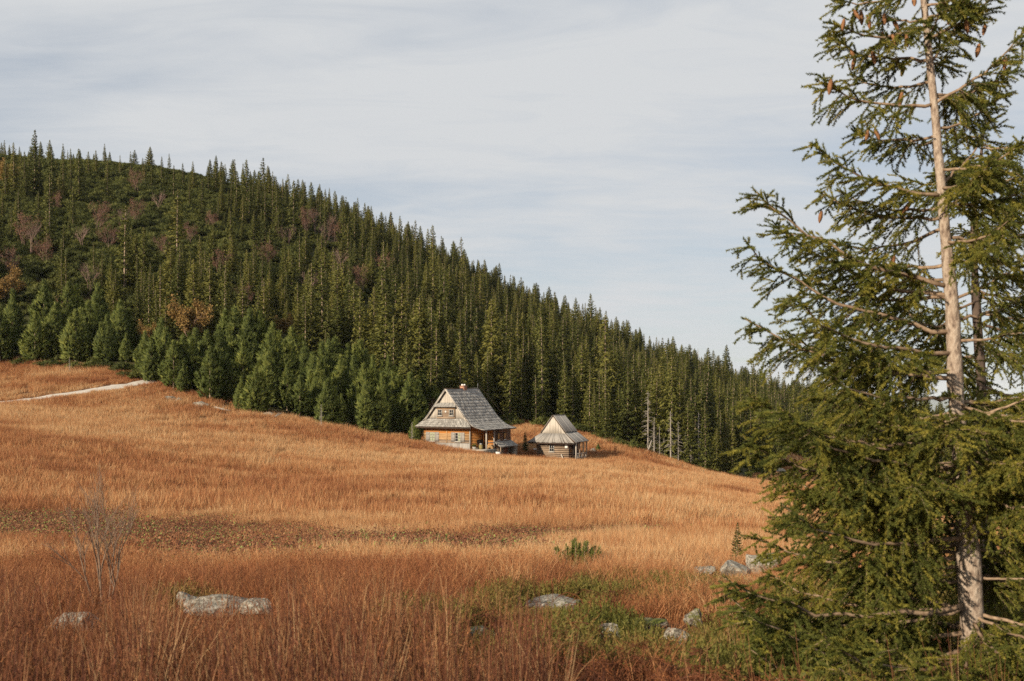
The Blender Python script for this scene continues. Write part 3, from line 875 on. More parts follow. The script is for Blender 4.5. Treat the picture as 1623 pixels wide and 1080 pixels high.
def hut():
    base = np.array([4.5, 124.0, -7.6])
    root = thing('log_hut', 'small log hut with a board roof and an open porch on its right', 'hut', base, -HA)
    fr = Frame(root)
    z = -0.45
    for i in range(10):
        h = 0.2
        fr.bx('wall_log', (-2.1, 1.86, 0, 0.18, z, z + h - 0.03), 'grey_log', bevel=0.05)
        fr.bx('wall_log', (-2.1, -1.92, 0.19, 2.6, z, z + h - 0.03), 'grey_log', bevel=0.05)
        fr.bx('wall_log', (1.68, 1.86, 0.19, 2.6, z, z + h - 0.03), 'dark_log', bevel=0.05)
        z += h + 0.005
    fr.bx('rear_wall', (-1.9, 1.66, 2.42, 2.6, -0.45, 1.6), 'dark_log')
    fr.bx('foundation', (-2.0, 1.8, 0.1, 2.5, -1.2, -0.46), M['rock'])
    window(fr, -0.17, 0.68, 0.5, 0.62, -0.005, panes=(2, 2))
    mb = MB()   # door in the porch wall
    mb.box(1.861, 1.9, 0.9, 1.7, -0.4, 1.35); dr = fr.part('door', mb, 'dark_wood'); mb = MB(); mb.box(1.901, 1.94, 1.0, 1.07, 0.4, 0.5); fr.part('handle', mb, 'metal', dr)
    mb = MB(); mb.box(1.861, 1.885, 0.45, 0.62, 0.6, 0.9); fr.part('door_plate', mb, 'amber')
    fr.bx('notice_board', (1.45, 1.78, -0.06, -0.02, 1.05, 1.42), 'white')
    for s, x in ((1, -1.05), (-1, -0.55)):
        mb = MB(); mb.tube([(x, -0.05, 1.6), (-0.8, -0.05, 1.2)], [0.025, 0.03], 5); fr.part('eave_brace', mb, 'pale_board')
    # roof slabs and boards
    RR = [(2.95, 1.72), (1.5, 2.72), (0, 4.6)]; LL = [(-2.85, 1.66), (-1.5, 2.62), (0, 4.6)]

    def rp(u, w, v): return (u, v, w)
    # gable boards
    mb = MB(); nb = 15
    for k in range(nb):
        u0, u1 = -1.5 + 3.0 * k / nb, -1.5 + 3.0 * (k + 1) / nb
        f = lambda u: max(2.57, 4.55 - abs(u) * 1.31)
        yy = -0.02 - 0.02 * rng.rand(); g = 0.008
        mb.hexa([(u0 + g, yy, 2.56), (u1 - g, yy, 2.56), (u1 - g, 0.05, 2.56), (u0 + g, 0.05, 2.56), (u0 + g, yy, f(u0)), (u1 - g, yy, f(u1)), (u1 - g, 0.05, f(u1)), (u0 + g, 0.05, f(u0))], 0.4 + 0.6 * rng.rand())
    fr.part('gable_plank', mb, 'pale_board', kind='stuff')

    def roof(quads, n, seed):
        mb = MB()
        for q in quads: slab(mb, q, 0.05)
        rf = fr.part('roof', mb, 'dark_wood')
        mb = MB()
        for i, q in enumerate(quads):
            lift = 0.02
            up = norm(np.cross(np.array(q[1]) - np.array(q[0]), np.array(q[3]) - np.array(q[0]))); up = up if up[2] > 0 else -up
            qq = [np.array(x) + up * (0.01 + lift * i) for x in q]
            boards_patch(mb, qq[0], qq[1], qq[3], qq[2], n[i], 0.03, seed + i, 0.03, 0.1, up)
        fr.part('roof_board', mb, 'board', rf, kind='stuff')
    roof([[(2.95, -0.55, 1.72), (2.95, 2.75, 1.78), (1.42, 2.75, 2.8), (1.42, -0.02, 2.74)], [(1.5, -0.12, 2.8), (1.5, 2.75, 2.84), (0, 2.6, 4.6), (0, -0.12, 4.6)]], [17, 14], 3)
    roof([[(-2.85, 2.75, 1.7), (-2.85, -0.6, 1.66), (-1.46, -0.02, 2.64), (-1.46, 2.75, 2.68)], [(-1.5, 2.75, 2.66), (-1.5, -0.12, 2.66), (0, -0.12, 4.6), (0, 2.6, 4.6)]], [17, 14], 13)
    roof([[(-2.85, -0.62, 1.64), (2.93, -0.62, 1.66), (1.5, 0.0, 2.62), (-1.5, 0.0, 2.6)]], [34], 23)
    mb = MB(); mb.box(-0.1, 0.1, -0.16, 2.66, 4.58, 4.635); fr.part('ridge_cap', mb, 'dark_wood')
    fr.bx('fascia', (-2.8, 2.85, -0.6, -0.56, 1.5, 1.61), 'dark_wood')
    # porch
    fr.bx('porch_floor', (1.88, 2.9, -0.15, 2.6, -0.5, -0.4), 'grey_log')
    for v in (-0.05, 0.85, 1.7, 2.5): fr.bx('porch_post', (2.72, 2.82, v, v + 0.1, -0.5, 1.7), 'pale_board' if v < 0 else 'grey_log')
    for zz in (0.05, 0.45): fr.bx('porch_rail', (2.74, 2.8, 0.06, 2.49, zz, zz + 0.07), 'board')
    for k in range(5):
        v = 0.18 + 0.46 * k
        mb = MB(); mb.tube([(2.77, v, -0.38), (2.77, v + 0.4, 0.48)], 0.03, 5); fr.part('rail_brace', mb, 'board')
    mb = MB(); mb.hexa([(1.95, -0.6, -0.72), (2.75, -0.6, -0.72), (2.75, -0.18, -0.72), (1.95, -0.18, -0.72), (1.95, -0.6, -0.5), (2.75, -0.6, -0.5), (2.75, -0.18, -0.5), (1.95, -0.18, -0.5)])
    fr.part('step', mb, 'white')

    def loc(u, v, w):
        c, s = math.cos(-HA), math.sin(-HA)
        return (base[0] + u * c - v * s, base[1] + u * s + v * c, base[2] + w)
    t = thing('plank', 'pale plank leaning against the front wall of the small log hut', 'plank', loc(1.2, -0.12, 0.0), -HA)
    mb = MB(); mb.hexa([(0.45, -0.4, -0.62), (0.55, -0.4, -0.55), (0.55, -0.36, -0.55), (0.45, -0.36, -0.62), (-0.25, 0.02, 0.36), (-0.15, 0.02, 0.43), (-0.15, 0.06, 0.43), (-0.25, 0.06, 0.36)]); mb.build('board', M['pale_board'], t)
    t = thing('wash_basin', 'white basin on a bracket at the left corner of the small log hut', 'basin', loc(-2.3, 0.1, 0.5))
    mb = MB(); mb.tube([(0, 0, 0.25), (0, 0, 0.3), (0, 0, 0.42)], [0.12, 0.2, 0.26], 12); mb.build('bowl', M['white'], t, True)
    mb = MB(); mb.box(-0.05, 0.4, -0.03, 0.03, 0.19, 0.245); mb.build('bracket', M['dark_wood'], t)
    t = thing('porch_table', 'low dark table in the shaded porch of the log hut', 'table', loc(2.3, 1.3, -0.4), -HA)
    mb = MB(); mb.box(-0.28, 0.28, -0.4, 0.4, 0.6, 0.65); mb.build('tabletop', M['dark_wood'], t)
    for sx in (-0.24, 0.18):
        for sy in (-0.35, 0.3):
            mb = MB(); mb.box(sx, sx + 0.06, sy, sy + 0.06, 0, 0.6); mb.build('leg', M['dark_wood'], t)


hut()


# ------------------------------------------------------------------ conifers far and middle
def make_spruce(h, w, seed, dens=1.0, bare=0.0, whorl=0.24, top_bare=0.0):
    r = np.random.RandomState(seed)
    tr, cr = MB(), MB()
    lean = (r.rand(2) - 0.5) * 0.025 * h
    def ax(z): return np.array([lean[0] * (z / h) ** 2, lean[1] * (z / h) ** 2, z])
    zs = np.linspace(-0.6, h, 9)
    tr.tube([ax(max(z, 0)) if z > 0 else (0, 0, z) for z in zs], [max(0.014, 0.011 * h * (1 - max(z, 0) / h) ** 0.85 + 0.012) for z in zs], 5)
    z = h * (0.03 + bare)
    V, T, A = [], [], []
    asym = r.rand() * 6.28
    while z < h - 0.1:
        f = z / h
        n = int(round((5.2 if f < 0.85 else 4) * (0.8 + 0.4 * r.rand()) * dens))
        ph0 = r.rand() * 6.28
        for k in range(n):
            ph = ph0 + k / n * 6.28 + (r.rand() - 0.5) * 0.5
            env = min(1.0, 0.45 + 2.2 * f) if bare < 0.1 else 1.0
            L = w * 0.5 * ((1 - f) ** 0.78) * env * (0.6 + 0.55 * r.rand()) * (1 + 0.15 * math.cos(ph - asym)) + 0.06
            pit = 0.75 * f ** 2 - 0.32 + (r.rand() - 0.5) * 0.25
            d = np.array([math.cos(ph) * math.cos(pit), math.sin(ph) * math.cos(pit), math.sin(pit)])
            side = np.array([-math.sin(ph), math.cos(ph), 0.0])
            b = ax(z + (r.rand() - 0.5) * whorl * 0.5)
            m = max(2, int(L / 0.105))
            t0 = 0.16
            for i in range(m):
                t = t0 + (1 - t0) * (i + r.rand() * 0.6) / m
                p = b + d * L * t + np.array([0, 0, -0.16 * L * math.sin(t * 3.0) + 0.14 * L * t * t])
                ln = (0.16 + 0.24 * L * (1 - 0.6 * t)) * (0.65 + 0.7 * r.rand())
                for s in (-1, 1):
                    if r.rand() < 0.12: continue
                    dd = norm(d * 0.75 + side * s * (0.75 + 0.3 * r.rand()) + np.array([0, 0, -0.25 - 0.55 * r.rand()]))
                    wv = norm(np.cross(dd, r.randn(3))) * (0.036 + 0.06 * r.rand() + 0.022 * L)
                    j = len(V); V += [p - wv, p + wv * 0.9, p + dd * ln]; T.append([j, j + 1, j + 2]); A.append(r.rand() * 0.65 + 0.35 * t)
            p = b + d * L + np.array([0, 0, 0.12 * L]); wv = side * 0.07
            j = len(V); q = b + d * L * 0.45 + np.array([0, 0, -0.1 * L]); V += [q - wv, q + wv, p + d * 0.1]; T.append([j, j + 1, j + 2]); A.append(r.rand())
        z += whorl * (0.75 + 0.5 * r.rand()) * (0.6 + 0.5 * (1 - f))
    cr.add(V, T, A)
    # needles round the leader
    for k in range(14):
        zz = h - 0.5 * r.rand(); p = ax(zz); d = norm([r.randn(), r.randn(), 1.2]); wv = norm(np.cross(d, r.randn(3))) * 0.03
        cr.add([p - wv, p + wv, p + d * 0.22], [[0, 1, 2]], r.rand())
    return tr.mesh('trunk', M['trunk']), cr.mesh('crown', M['spruce'])


def make_pine(h, w, seed, lobes=3):
    r = np.random.RandomState(seed)
    tr, cr = MB(), MB()
    tr.tube([(0, 0, -0.6), (0, 0, 0), (0.03, 0, h * 0.4), (0, 0.03, h * 0.97)], [0.02 * h, 0.018 * h, 0.012 * h, 0.02], 6)
    V, T, A = [], [], []
    leaders = [(0, 0, h, w)]
    for k in range(lobes):
        an = r.rand() * 6.28; q = w * (0.18 + 0.12 * r.rand())
        leaders.append((q * math.cos(an) * 1.15, q * math.sin(an) * 1.15, h * (0.6 + 0.34 * r.rand()), w * 0.55))
    for (lx, ly, lh, lw) in leaders:
        nt = int(170 * (lh / 6) * (lw / 2.6) * 2.1)
        for k in range(nt):
            f = 0.06 + 0.94 * (1 - math.sqrt(1 - r.rand() * 0.995))
            f = r.rand() ** 0.85
            prof = (math.sin(min(1, (f * 0.9 + 0.16)) * math.pi) ** 0.7) if f > 0.3 else 0.82 + 0.5 * f
            prof = min(prof, 1.0) * (1.0 if f < 0.45 else (1 - ((f - 0.45) / 0.55) ** 1.3) * 0.97 + 0.03)
            an = r.rand() * 6.28; rr = lw / 2 * prof * (0.55 + 0.5 * r.rand() ** 0.6)
            p = np.array([lx + rr * math.cos(an), ly + rr * math.sin(an), lh * (0.05 + 0.93 * f)])
            ax = norm([math.cos(an) * 0.75, math.sin(an) * 0.75, 0.55 + 0.9 * f])
            ln = 0.34 + 0.24 * r.rand(); a0 = 0.72 * r.rand() ** 1.2
            # a branch end: a short brush of needles
            for i in range(13):
                d = norm(ax * 1.25 + r.randn(3) * 0.42)
                b = p - ax * (0.28 * r.rand()); wv = norm(np.cross(d, r.randn(3))) * (0.045 + 0.03 * r.rand())
                j = len(V); V += [b - wv, b + wv, b + d * ln * (0.7 + 0.5 * r.rand())]; T.append([j, j + 1, j + 2]); A.append(a0 + 0.28 * r.rand())
    cr.add(V, T, A)
    return tr.mesh('trunk', M['trunk']), cr.mesh('crown', M['pine'])


def make_bare(h, seed, leaves=0.0, spread=0.6, mat='bare', leafmat='red_leaf', stems=3, leafsize=0.09, thick=0.006):
    r = np.random.RandomState(seed)
    br, lf = MB(), MB()

    def grow(p, d, L, rad, lev):
        pts = [p]; q = p; dd = d
        for i in range(3):
            dd = norm(dd + r.randn(3) * 0.13 + np.array([0, 0, 0.1])); q = q + dd * L / 3; pts.append(q)
        br.tube(pts, np.linspace(rad, rad * 0.45, 4), 4 if lev else 5, cap=False)
        if lev < 3:
            for k in range(3 + (lev < 2) + r.randint(2)):
                t = 0.3 + 0.7 * r.rand(); i = min(2, int(t * 3)); b = pts[i] + (pts[i + 1] - pts[i]) * (t * 3 - i)
                an = r.randn(3); nd = norm(dd + norm(an - dd * np.dot(an, dd)) * spread)
                grow(b, nd, L * (0.45 + 0.2 * r.rand()), rad * 0.5, lev + 1)
        if leaves and lev >= 2:
            for k in range(int(leaves * (1 + r.rand()))):
                b = pts[r.randint(1, 4)]; v1 = norm(r.randn(3)) * leafsize; v2 = norm(np.cross(v1, r.randn(3))) * leafsize * 0.6
                b = b + r.randn(3) * 0.08 * h / 3
                lf.add([b, b + v1 * 0.5 + v2, b + v1, b + v1 * 0.5 - v2], [[0, 1, 2], [0, 2, 3]], r.rand())
    for s in range(stems):
        d = norm([r.randn() * 0.22, r.randn() * 0.22, 1]); grow(np.array([r.randn() * 0.03 * h, r.randn() * 0.03 * h, -0.1]), d, h * (0.5 + 0.15 * r.rand()), thick * h, 0)
    return br.mesh('branches', M[mat]), (lf.mesh('leaves', M[leafmat]) if leaves else None)


def make_snag(h, seed, mat='dead', twigs=26):
    r = np.random.RandomState(seed); mb = MB(); b2 = MB()
    mb.tube([(0, 0, -0.5), (0, 0, 0), (0.03 * r.randn(), 0, h * 0.5), (0.05 * r.randn(), 0, h)], [0.017 * h, 0.016 * h, 0.011 * h, 0.02], 5)
    for k in range(twigs):
        z = h * (0.12 + 0.85 * r.rand()); an = r.rand() * 6.28; L = (0.12 * h * (1 - z / h) + 0.25) * (0.5 + 0.9 * r.rand())
        d = np.array([math.cos(an), math.sin(an), 0.1 * r.randn() - 0.1]); e = np.array([0, 0, z]) + d * L
        b2.tube([(0, 0, z), (np.array([0, 0, z]) + e) / 2 + [0, 0, 0.05], e - [0, 0, 0.12 * L]], [0.035, 0.026, 0.012], 3, cap=False)
    return mb.mesh('trunk', M[mat]), b2.mesh('branches', M[mat])


def puff(me, k=0.75, up=0.35):
    """turn every leaf outwards and give it the soft normal of the crown it sits on"""
    n = len(me.polygons); V = np.empty(len(me.vertices) * 3); me.vertices.foreach_get('co', V); V = V.reshape(-1, 3)
    I = np.empty(n * 3, np.int32); me.loops.foreach_get('vertex_index', I); I = I.reshape(-1, 3)
    A, B, C = V[I[:, 0]], V[I[:, 1]], V[I[:, 2]]
    c = (A + B + C) / 3; g = norm(np.cross(B - A, C - A)); o = c.copy(); o[:, 2] = 0; o = norm(o); o[:, 2] = up; o = norm(o)
    f = (g * o).sum(1) < 0
    I[f] = I[f][:, ::-1]; g[f] *= -1
    me.loops.foreach_set('vertex_index', I.ravel().astype(np.int32)); me.update()
    nn = norm(o * k + g * (1 - k))
    me.polygons.foreach_set('use_smooth', np.ones(n, bool))
    me.normals_split_custom_set(np.repeat(nn, 3, axis=0).tolist())
    return me


def place_tree(name, meshes, P, rz, s, label, cat, group, sz=None):
    o = thing(name, label, cat, P, rz, group)
    o.scale = (s, s, sz or s)
    for nm, me in zip(('trunk', 'crown') if len(meshes) > 1 else ('trunk',), meshes):
        if me: link(nm if me.name.split('.')[0] in ('trunk', 'crown') else me.name.split('.')[0], me, o)
    return o


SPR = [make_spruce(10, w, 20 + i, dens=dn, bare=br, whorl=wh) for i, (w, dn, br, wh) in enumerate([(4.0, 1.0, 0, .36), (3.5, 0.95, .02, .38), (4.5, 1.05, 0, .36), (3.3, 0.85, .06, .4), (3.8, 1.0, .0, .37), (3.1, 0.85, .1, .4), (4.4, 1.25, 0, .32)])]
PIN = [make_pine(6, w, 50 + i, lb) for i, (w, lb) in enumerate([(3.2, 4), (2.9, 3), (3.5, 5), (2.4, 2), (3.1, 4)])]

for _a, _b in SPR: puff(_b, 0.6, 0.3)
for _a, _b in PIN: puff(_b, 0.5, 0.4)

occ = np.full(2400, 5000.0)      # highest covered row per column, columns from -300 to 2100 px


def vis(px, ptop, pbase, wpx):
    a, b = int(max(0, px - wpx / 2 + 300)), int(min(2399, px + wpx / 2 + 300))
    if b <= a: return 0
    prof = np.minimum(occ[a:b + 1], pbase)
    return float(np.clip(prof - ptop, 0, None).mean()) * (b - a)


def cover(px, ptop, wpx):
    a, b = int(max(0, px - wpx / 2 + 300)), int(min(2399, px + wpx / 2 + 300))
    if b > a:
        x = np.abs(np.arange(a, b + 1) - 300 - px) / (wpx / 2 + 1e-6)
        occ[a:b + 1] = np.minimum(occ[a:b + 1], ptop + x * wpx * 1.2)


def solve_ray(px, top_y, h, dmin=None, dmax=330):
    """distance at which a tree of height h standing on the slope has its top on that row"""
    ds = np.arange(dmin or edge_d(px) + 0.5, dmax, 0.7)
    xs = (px - PW / 2) / F * ds
    g = H(xs, ds); y = HZ - (g + h) / ds * F
    return float(ds[np.argmin(np.abs(y - top_y))])


PINES = [(20, 462, 8), (55, 500, 6.2), (88, 482, 7), (120, 492, 6.6), (155, 452, 8.4), (70, 447, 8), (108, 447, 7.6), (190, 478, 7), (200, 530, 3.6), (230, 527, 5), (0, 517, 7), (-30, 480, 8), (140, 478, 7), (170, 500, 6),
         (240, 546, 4.6), (262, 522, 6), (256, 506, 7), (290, 532, 6), (310, 522, 6.5), (327, 527, 6.5), (345, 547, 6), (333, 557, 6), (291, 580, 3.3), (367, 572, 4.6), (405, 582, 5), (383, 602, 3.6), (372, 487, 8),
         (396, 490, 8), (410, 496, 7.6), (347, 520, 7), (427, 530, 7), (432, 512, 7), (462, 520, 7), (450, 540, 6.5), (482, 545, 6.5), (455, 577, 5.2), (475, 596, 4.6), (505, 576, 6), (520, 601, 5), (541, 626, 3.3),
         (510, 545, 7), (531, 536, 7.5), (551, 546, 7), (571, 541, 7.5), (560, 566, 6), (591, 566, 7), (576, 577, 6.5), (580, 606, 5.3), (601, 617, 4.8), (616, 566, 7), (622, 592, 6), (637, 577, 7), (650, 592, 6.5),
         (645, 612, 5.5), (674, 582, 6), (606, 592, 6), (690, 612, 5), (425, 560, 6), (495, 560, 6.5), (540, 565, 6.3), (385, 545, 6.5), (275, 552, 5.5)]
UNIQ = {(200, 530): 'small sparse blue green pine standing alone between the left pine group and the path bend', (120, 492): 'broad conical green pine in front of the left pine group above the path',
        (55, 500): 'pointed pine with low spreading branches at the front left of the left pine group', (240, 546): 'round pine at the end of the gravel path', (291, 580): 'very small slim pine before the stand beside the path end pine',
        (541, 626): 'short rounded pine on a bare lower trunk alone before the stand', (674, 582): 'bright green pine rising just left of the cottage roof', (580, 606): 'broad dark pine at the front of the stand',
        (405, 582): 'full pine at the front middle of the stand with branches reaching the grass', (475, 596): 'slim pine on a pale bare stem at the front of the stand', (372, 487): 'tallest pine topping the middle of the stand',
        (155, 452): 'tallest bushy pine of the left pine group'}
pine_rows = []
for i, (px, ty, h) in enumerate(PINES):
    d = solve_ray(px, ty, h, dmax=230); P = ground_at(px, d)
    pine_rows.append((d, px, ty, h, P, i))
pine_rows.sort()
TREES = []
for d, px, ty, h, P, i in pine_rows:
    s = h / 6.0; v = (i * 7 + 3) % 5 if h > 4 else 3
    left = px < 215
    size = 'small' if h < 4.9 else ('tall' if h >= 7 else 'middling')
    row = 'front' if d < edge_d(px) + 4.5 else ('second rank' if d < edge_d(px) + 10 else ('middle' if d < edge_d(px) + 17 else 'back'))
    where = 'of the left pine group' if left else ('of the stand past the path end' if px < 315 else 'of the stand below its tallest pines' if px < 415 else 'of the middle of the pine stand' if px < 525 else 'of the stand towards the cottage' if px < 610 else 'of the stand right beside the cottage')
    lab = UNIQ.get((px, ty)) or '%s pine at the %s %s' % (size, row, where)
    grp = 'pines along the meadow edge'
    hz = (ground_at(px, d)[2])
    s_xy = s * (0.92 + 0.25 * rng.rand())
    o = place_tree('pine_tree', PIN[v], P, rng.rand() * 6.28, s_xy, lab, 'pine tree', grp, sz=s)
    cover(px, ty, h * 0.4 * F / d)

# forest of spruces on the hillside
def forest_points():
    pts = []
    step = 3.6
    ys = np.arange(112, 500, step); 
    for y in ys:
        xs = np.arange(-0.75 * y, 0.78 * y, step)
        x = xs + (rng.rand(len(xs)) - 0.5) * step * 0.95; yy = y + (rng.rand(len(xs)) - 0.5) * step * 0.95
        pts.append(np.stack([x, yy], 1))
    P = np.vstack(pts)
    px = PW / 2 + P[:, 0] / P[:, 1] * F
    e = edge_d(px)
    off = np.interp(px, [-500, 0, 200, 300, 560, 640, 680, 720], [30, 24, 26, 30, 24, 14, 6, 2])
    cd = np.interp(px, [-900, 1623, 2600], [390, 490, 500])
    k = (P[:, 1] > e + off) & (P[:, 1] < cd)
    P = P[k]; px = px[k]; off = off[k]; e = e[k]
    z = H(P[:, 0], P[:, 1]); py = HZ - z / P[:, 1] * F
    # sparse zone of dwarf pine on the upper left slope
    sp = sstep(470, 300, px) * sstep(200, 225, P[:, 1])
    dn = 1 - 0.72 * sp
    dn *= 1 - 0.85 * sstep(95, 140, px) * sstep(350, 320, px) * sstep(225, 240, P[:, 1])
    # bare ledges
    dn *= np.where(fbm(P[:, 0] / 17, P[:, 1] / 17, 31, 3) < 0.40, 0.15, 1.0)
    k = rng.rand(len(P)) < dn
    return P[k], z[k], px[k], sp[k], e[k]


FP, FZ, FPX, FSP, FE = forest_points()
BUSH = [(303, 478, 6.5, 'orange', 'orange leaved rowan rising behind the left end of the pine stand'), (240, 512, 4, 'orange', 'small rust coloured rowan left of the orange one above the path'), (12, 425, 6, 'orange', 'pale orange birch at the left edge above the pines'),
        (8, 258, 6, 'orange', 'rust coloured bush on the upper slope at the left edge'), (365, 530, 4, 'orange', 'little orange sapling between the first pines of the stand'), (655, 612, 5, 'red', 'brown leaved bush squeezed between the pines and the cottage roof'),
        (445, 500, 4, 'orange', 'small rust bush behind the top of the pine stand'), (680, 630, 3.6, 'red', 'brown leaved low bush beside the cottage eave')]
for px, ty, h in [(35, 338, 7), (48, 345, 7), (155, 318, 7), (200, 325, 6.5), (214, 316, 6), (143, 412, 6), (575, 420, 6.5), (490, 425, 5.5), (540, 390, 6.5), (345, 395, 5.5), (392, 450, 5), (520, 335, 7), (500, 325, 7), (484, 330, 7), (215, 270, 6), (108, 470, 5),
                  (508, 350, 7), (532, 345, 7), (70, 372, 6), (172, 352, 6), (88, 300, 5.5), (252, 300, 5.5), (300, 350, 5.5), (262, 372, 5), (425, 380, 6), (455, 352, 6), (610, 400, 6), (128, 352, 5.5), (20, 390, 6), (335, 332, 5)]:
    BUSH.append((px, ty, h, 'red' if (px + ty) % 3 else 'bare', 'dull reddish almost bare tree %s on the slope %s' % ('high' if ty < 345 else 'midway', 'at the far left' if px < 100 else 'above the left pine group' if px < 230 else 'above the pine stand')))
BUSH_D = [solve_ray(b[0], b[1], b[2], dmax=330) for b in BUSH]
_keep = np.ones(len(FP), bool)
for (px, ty, h, kind, lab), d in zip(BUSH, BUSH_D):
    _keep &= ~((np.abs(FPX - px) < 2.0 * h / d * F * 0.5 * 0.42) & (FP[:, 1] < d + 1) & (FP[:, 1] > d - 18 - 1.5 * h))
FP, FZ, FPX, FSP, FE = FP[_keep], FZ[_keep], FPX[_keep], FSP[_keep], FE[_keep]
Hh = 6.2 + 8.0 * rng.rand(len(FP)) ** 1.25
Hh *= np.where(FP[:, 1] < FE + 6, 0.8, 1.0) * (0.75 + 0.5 * fbm(FP[:, 0] / 25, FP[:, 1] / 25, 77, 2))
Hh *= np.interp(FP[:, 1] - FE, [0, 25, 120], [1.0, 0.95, 0.7]) * (1 - 0.2 * FSP)
Hh *= np.where(rng.rand(len(FP)) < 0.07, 1.35, 1.0)
VAR = np.minimum(rng.randint(0, 9, len(FP)), 6)
WS = 0.8 + 0.55 * rng.rand(len(FP)) ** 1.5
def colname(px_):
    return 'above the left pine group' if px_ < 215 else 'above the path end' if px_ < 290 else 'above the orange rowan' if px_ < 350 else 'above the highest pines of the stand' if px_ < 450 else 'above the middle of the pine stand' if px_ < 560 else 'above the right end of the pine stand' if px_ < 665 \
        else 'behind the cottage' if px_ < 790 else 'behind the gap between the houses' if px_ < 845 else 'behind the log hut' if px_ < 940 else 'right of the log hut' if px_ < 1030 else 'above the bleached dead spruces' if px_ < 1110 else 'above the meadow tip'


# named skyline spruces (px, top row, height)
SKY = [(55, 206, 15), (22, 226, 12), (82, 232, 13), (100, 242, 11), (125, 236, 13.5), (170, 252, 10), (38, 240, 11), (240, 262, 7), (275, 262, 9), (320, 282, 10), (352, 285, 9), (375, 270, 12), (395, 290, 10), (465, 285, 15), (438, 300, 11),
       (515, 320, 10), (546, 320, 12), (566, 322, 10), (590, 338, 10), (612, 342, 10), (634, 342, 11), (668, 370, 10), (700, 374, 11), (8, 250, 10), (62, 245, 10), (420, 292, 10), (300, 285, 7), (152, 238, 7), (190, 246, 6), (207, 240, 7), (226, 250, 6), (256, 248, 7), (268, 244, 8), (290, 258, 7), (306, 256, 8), (330, 262, 8), (342, 256, 9), (112, 236, 8), (140, 240, 7)]
SKYLAB = {(55, 206): 'tallest slender spruce on the skyline at the far left', (125, 236): 'broad dark spruce on the left skyline beside the dwarf pine slope', (465, 285): 'tall dark spruce standing above its neighbours on the middle skyline',
          (546, 320): 'broad dark spruce on the skyline right of the bare gap', (240, 262): 'short lone spruce on the bare green crest', (22, 226): 'spruce on the skyline at the left edge of the picture'}
ex = []
for px, ty, h in SKY:
    best = None
    for d in np.arange(crest_d(px) - 60, crest_d(px) + 25, 2.0):
        g = ground_at(px, d); hh = (HZ - ty) / F * d - g[2]
        e_ = abs(hh - h)
        if best is None or e_ < best[0]: best = (e_, d, g, hh)
    ex.append((best[2], float(np.clip(best[3], 6, 17)), px, ty))

order = np.argsort(FP[:, 1]); vscore = np.zeros(len(FP))
for i in order:
    d = FP[i, 1]; top = HZ - (FZ[i] + Hh[i]) / d * F; base = HZ - FZ[i] / d * F; wpx = Hh[i] * 0.24 * F / d
    if -20 < FPX[i] < 1640: vscore[i] = vis(FPX[i], top, base, wpx) * (1.0 if FPX[i] < 1290 else 0.25)
    cover(FPX[i], top + 8, wpx)
N_IND = 300 - len(SKY)
sel = set(np.argsort(-vscore)[:N_IND].tolist())
for g, h, px, ty in ex:
    v = 6 if (px, ty) in ((125, 236), (546, 320)) else (2 if (px, ty) == (465, 285) else int(rng.randint(0, 6)))
    s = h / 10.0
    place_tree('spruce_tree', SPR[v], g, rng.rand() * 6.28, s * 0.85, SKYLAB.get((px, ty)) or 'spruce against the sky on the crest %s' % colname(px), 'spruce tree', 'spruces on the skyline', sz=s)
for i in sorted(sel):
    d = FP[i, 1]
    grp = 'spruces of the hillside forest'
    hgt_, px_ = Hh[i], FPX[i]
    adj = ('short' if hgt_ < 6 else 'tall' if hgt_ > 9 else 'middle sized') + (' broad' if WS[i] * (2 if VAR[i] in (2, 6) else 1.6) > 1.9 else ' slim' if VAR[i] in (3, 5) else '')
    col = colname(px_)
    lvl = d - FE[i]
    pos = 'at the forest edge' if lvl < 14 else 'low on slope' if lvl < 45 else 'mid slope' if lvl < 100 else 'high on slope'
    lab = '%s spruce %s %s' % (adj, pos, col)
    s = Hh[i] / 10.0
    place_tree('spruce_tree', SPR[VAR[i]], (FP[i, 0], FP[i, 1], FZ[i] - 0.1), rng.rand() * 6.28, s * WS[i], lab, 'spruce tree', grp, sz=s)


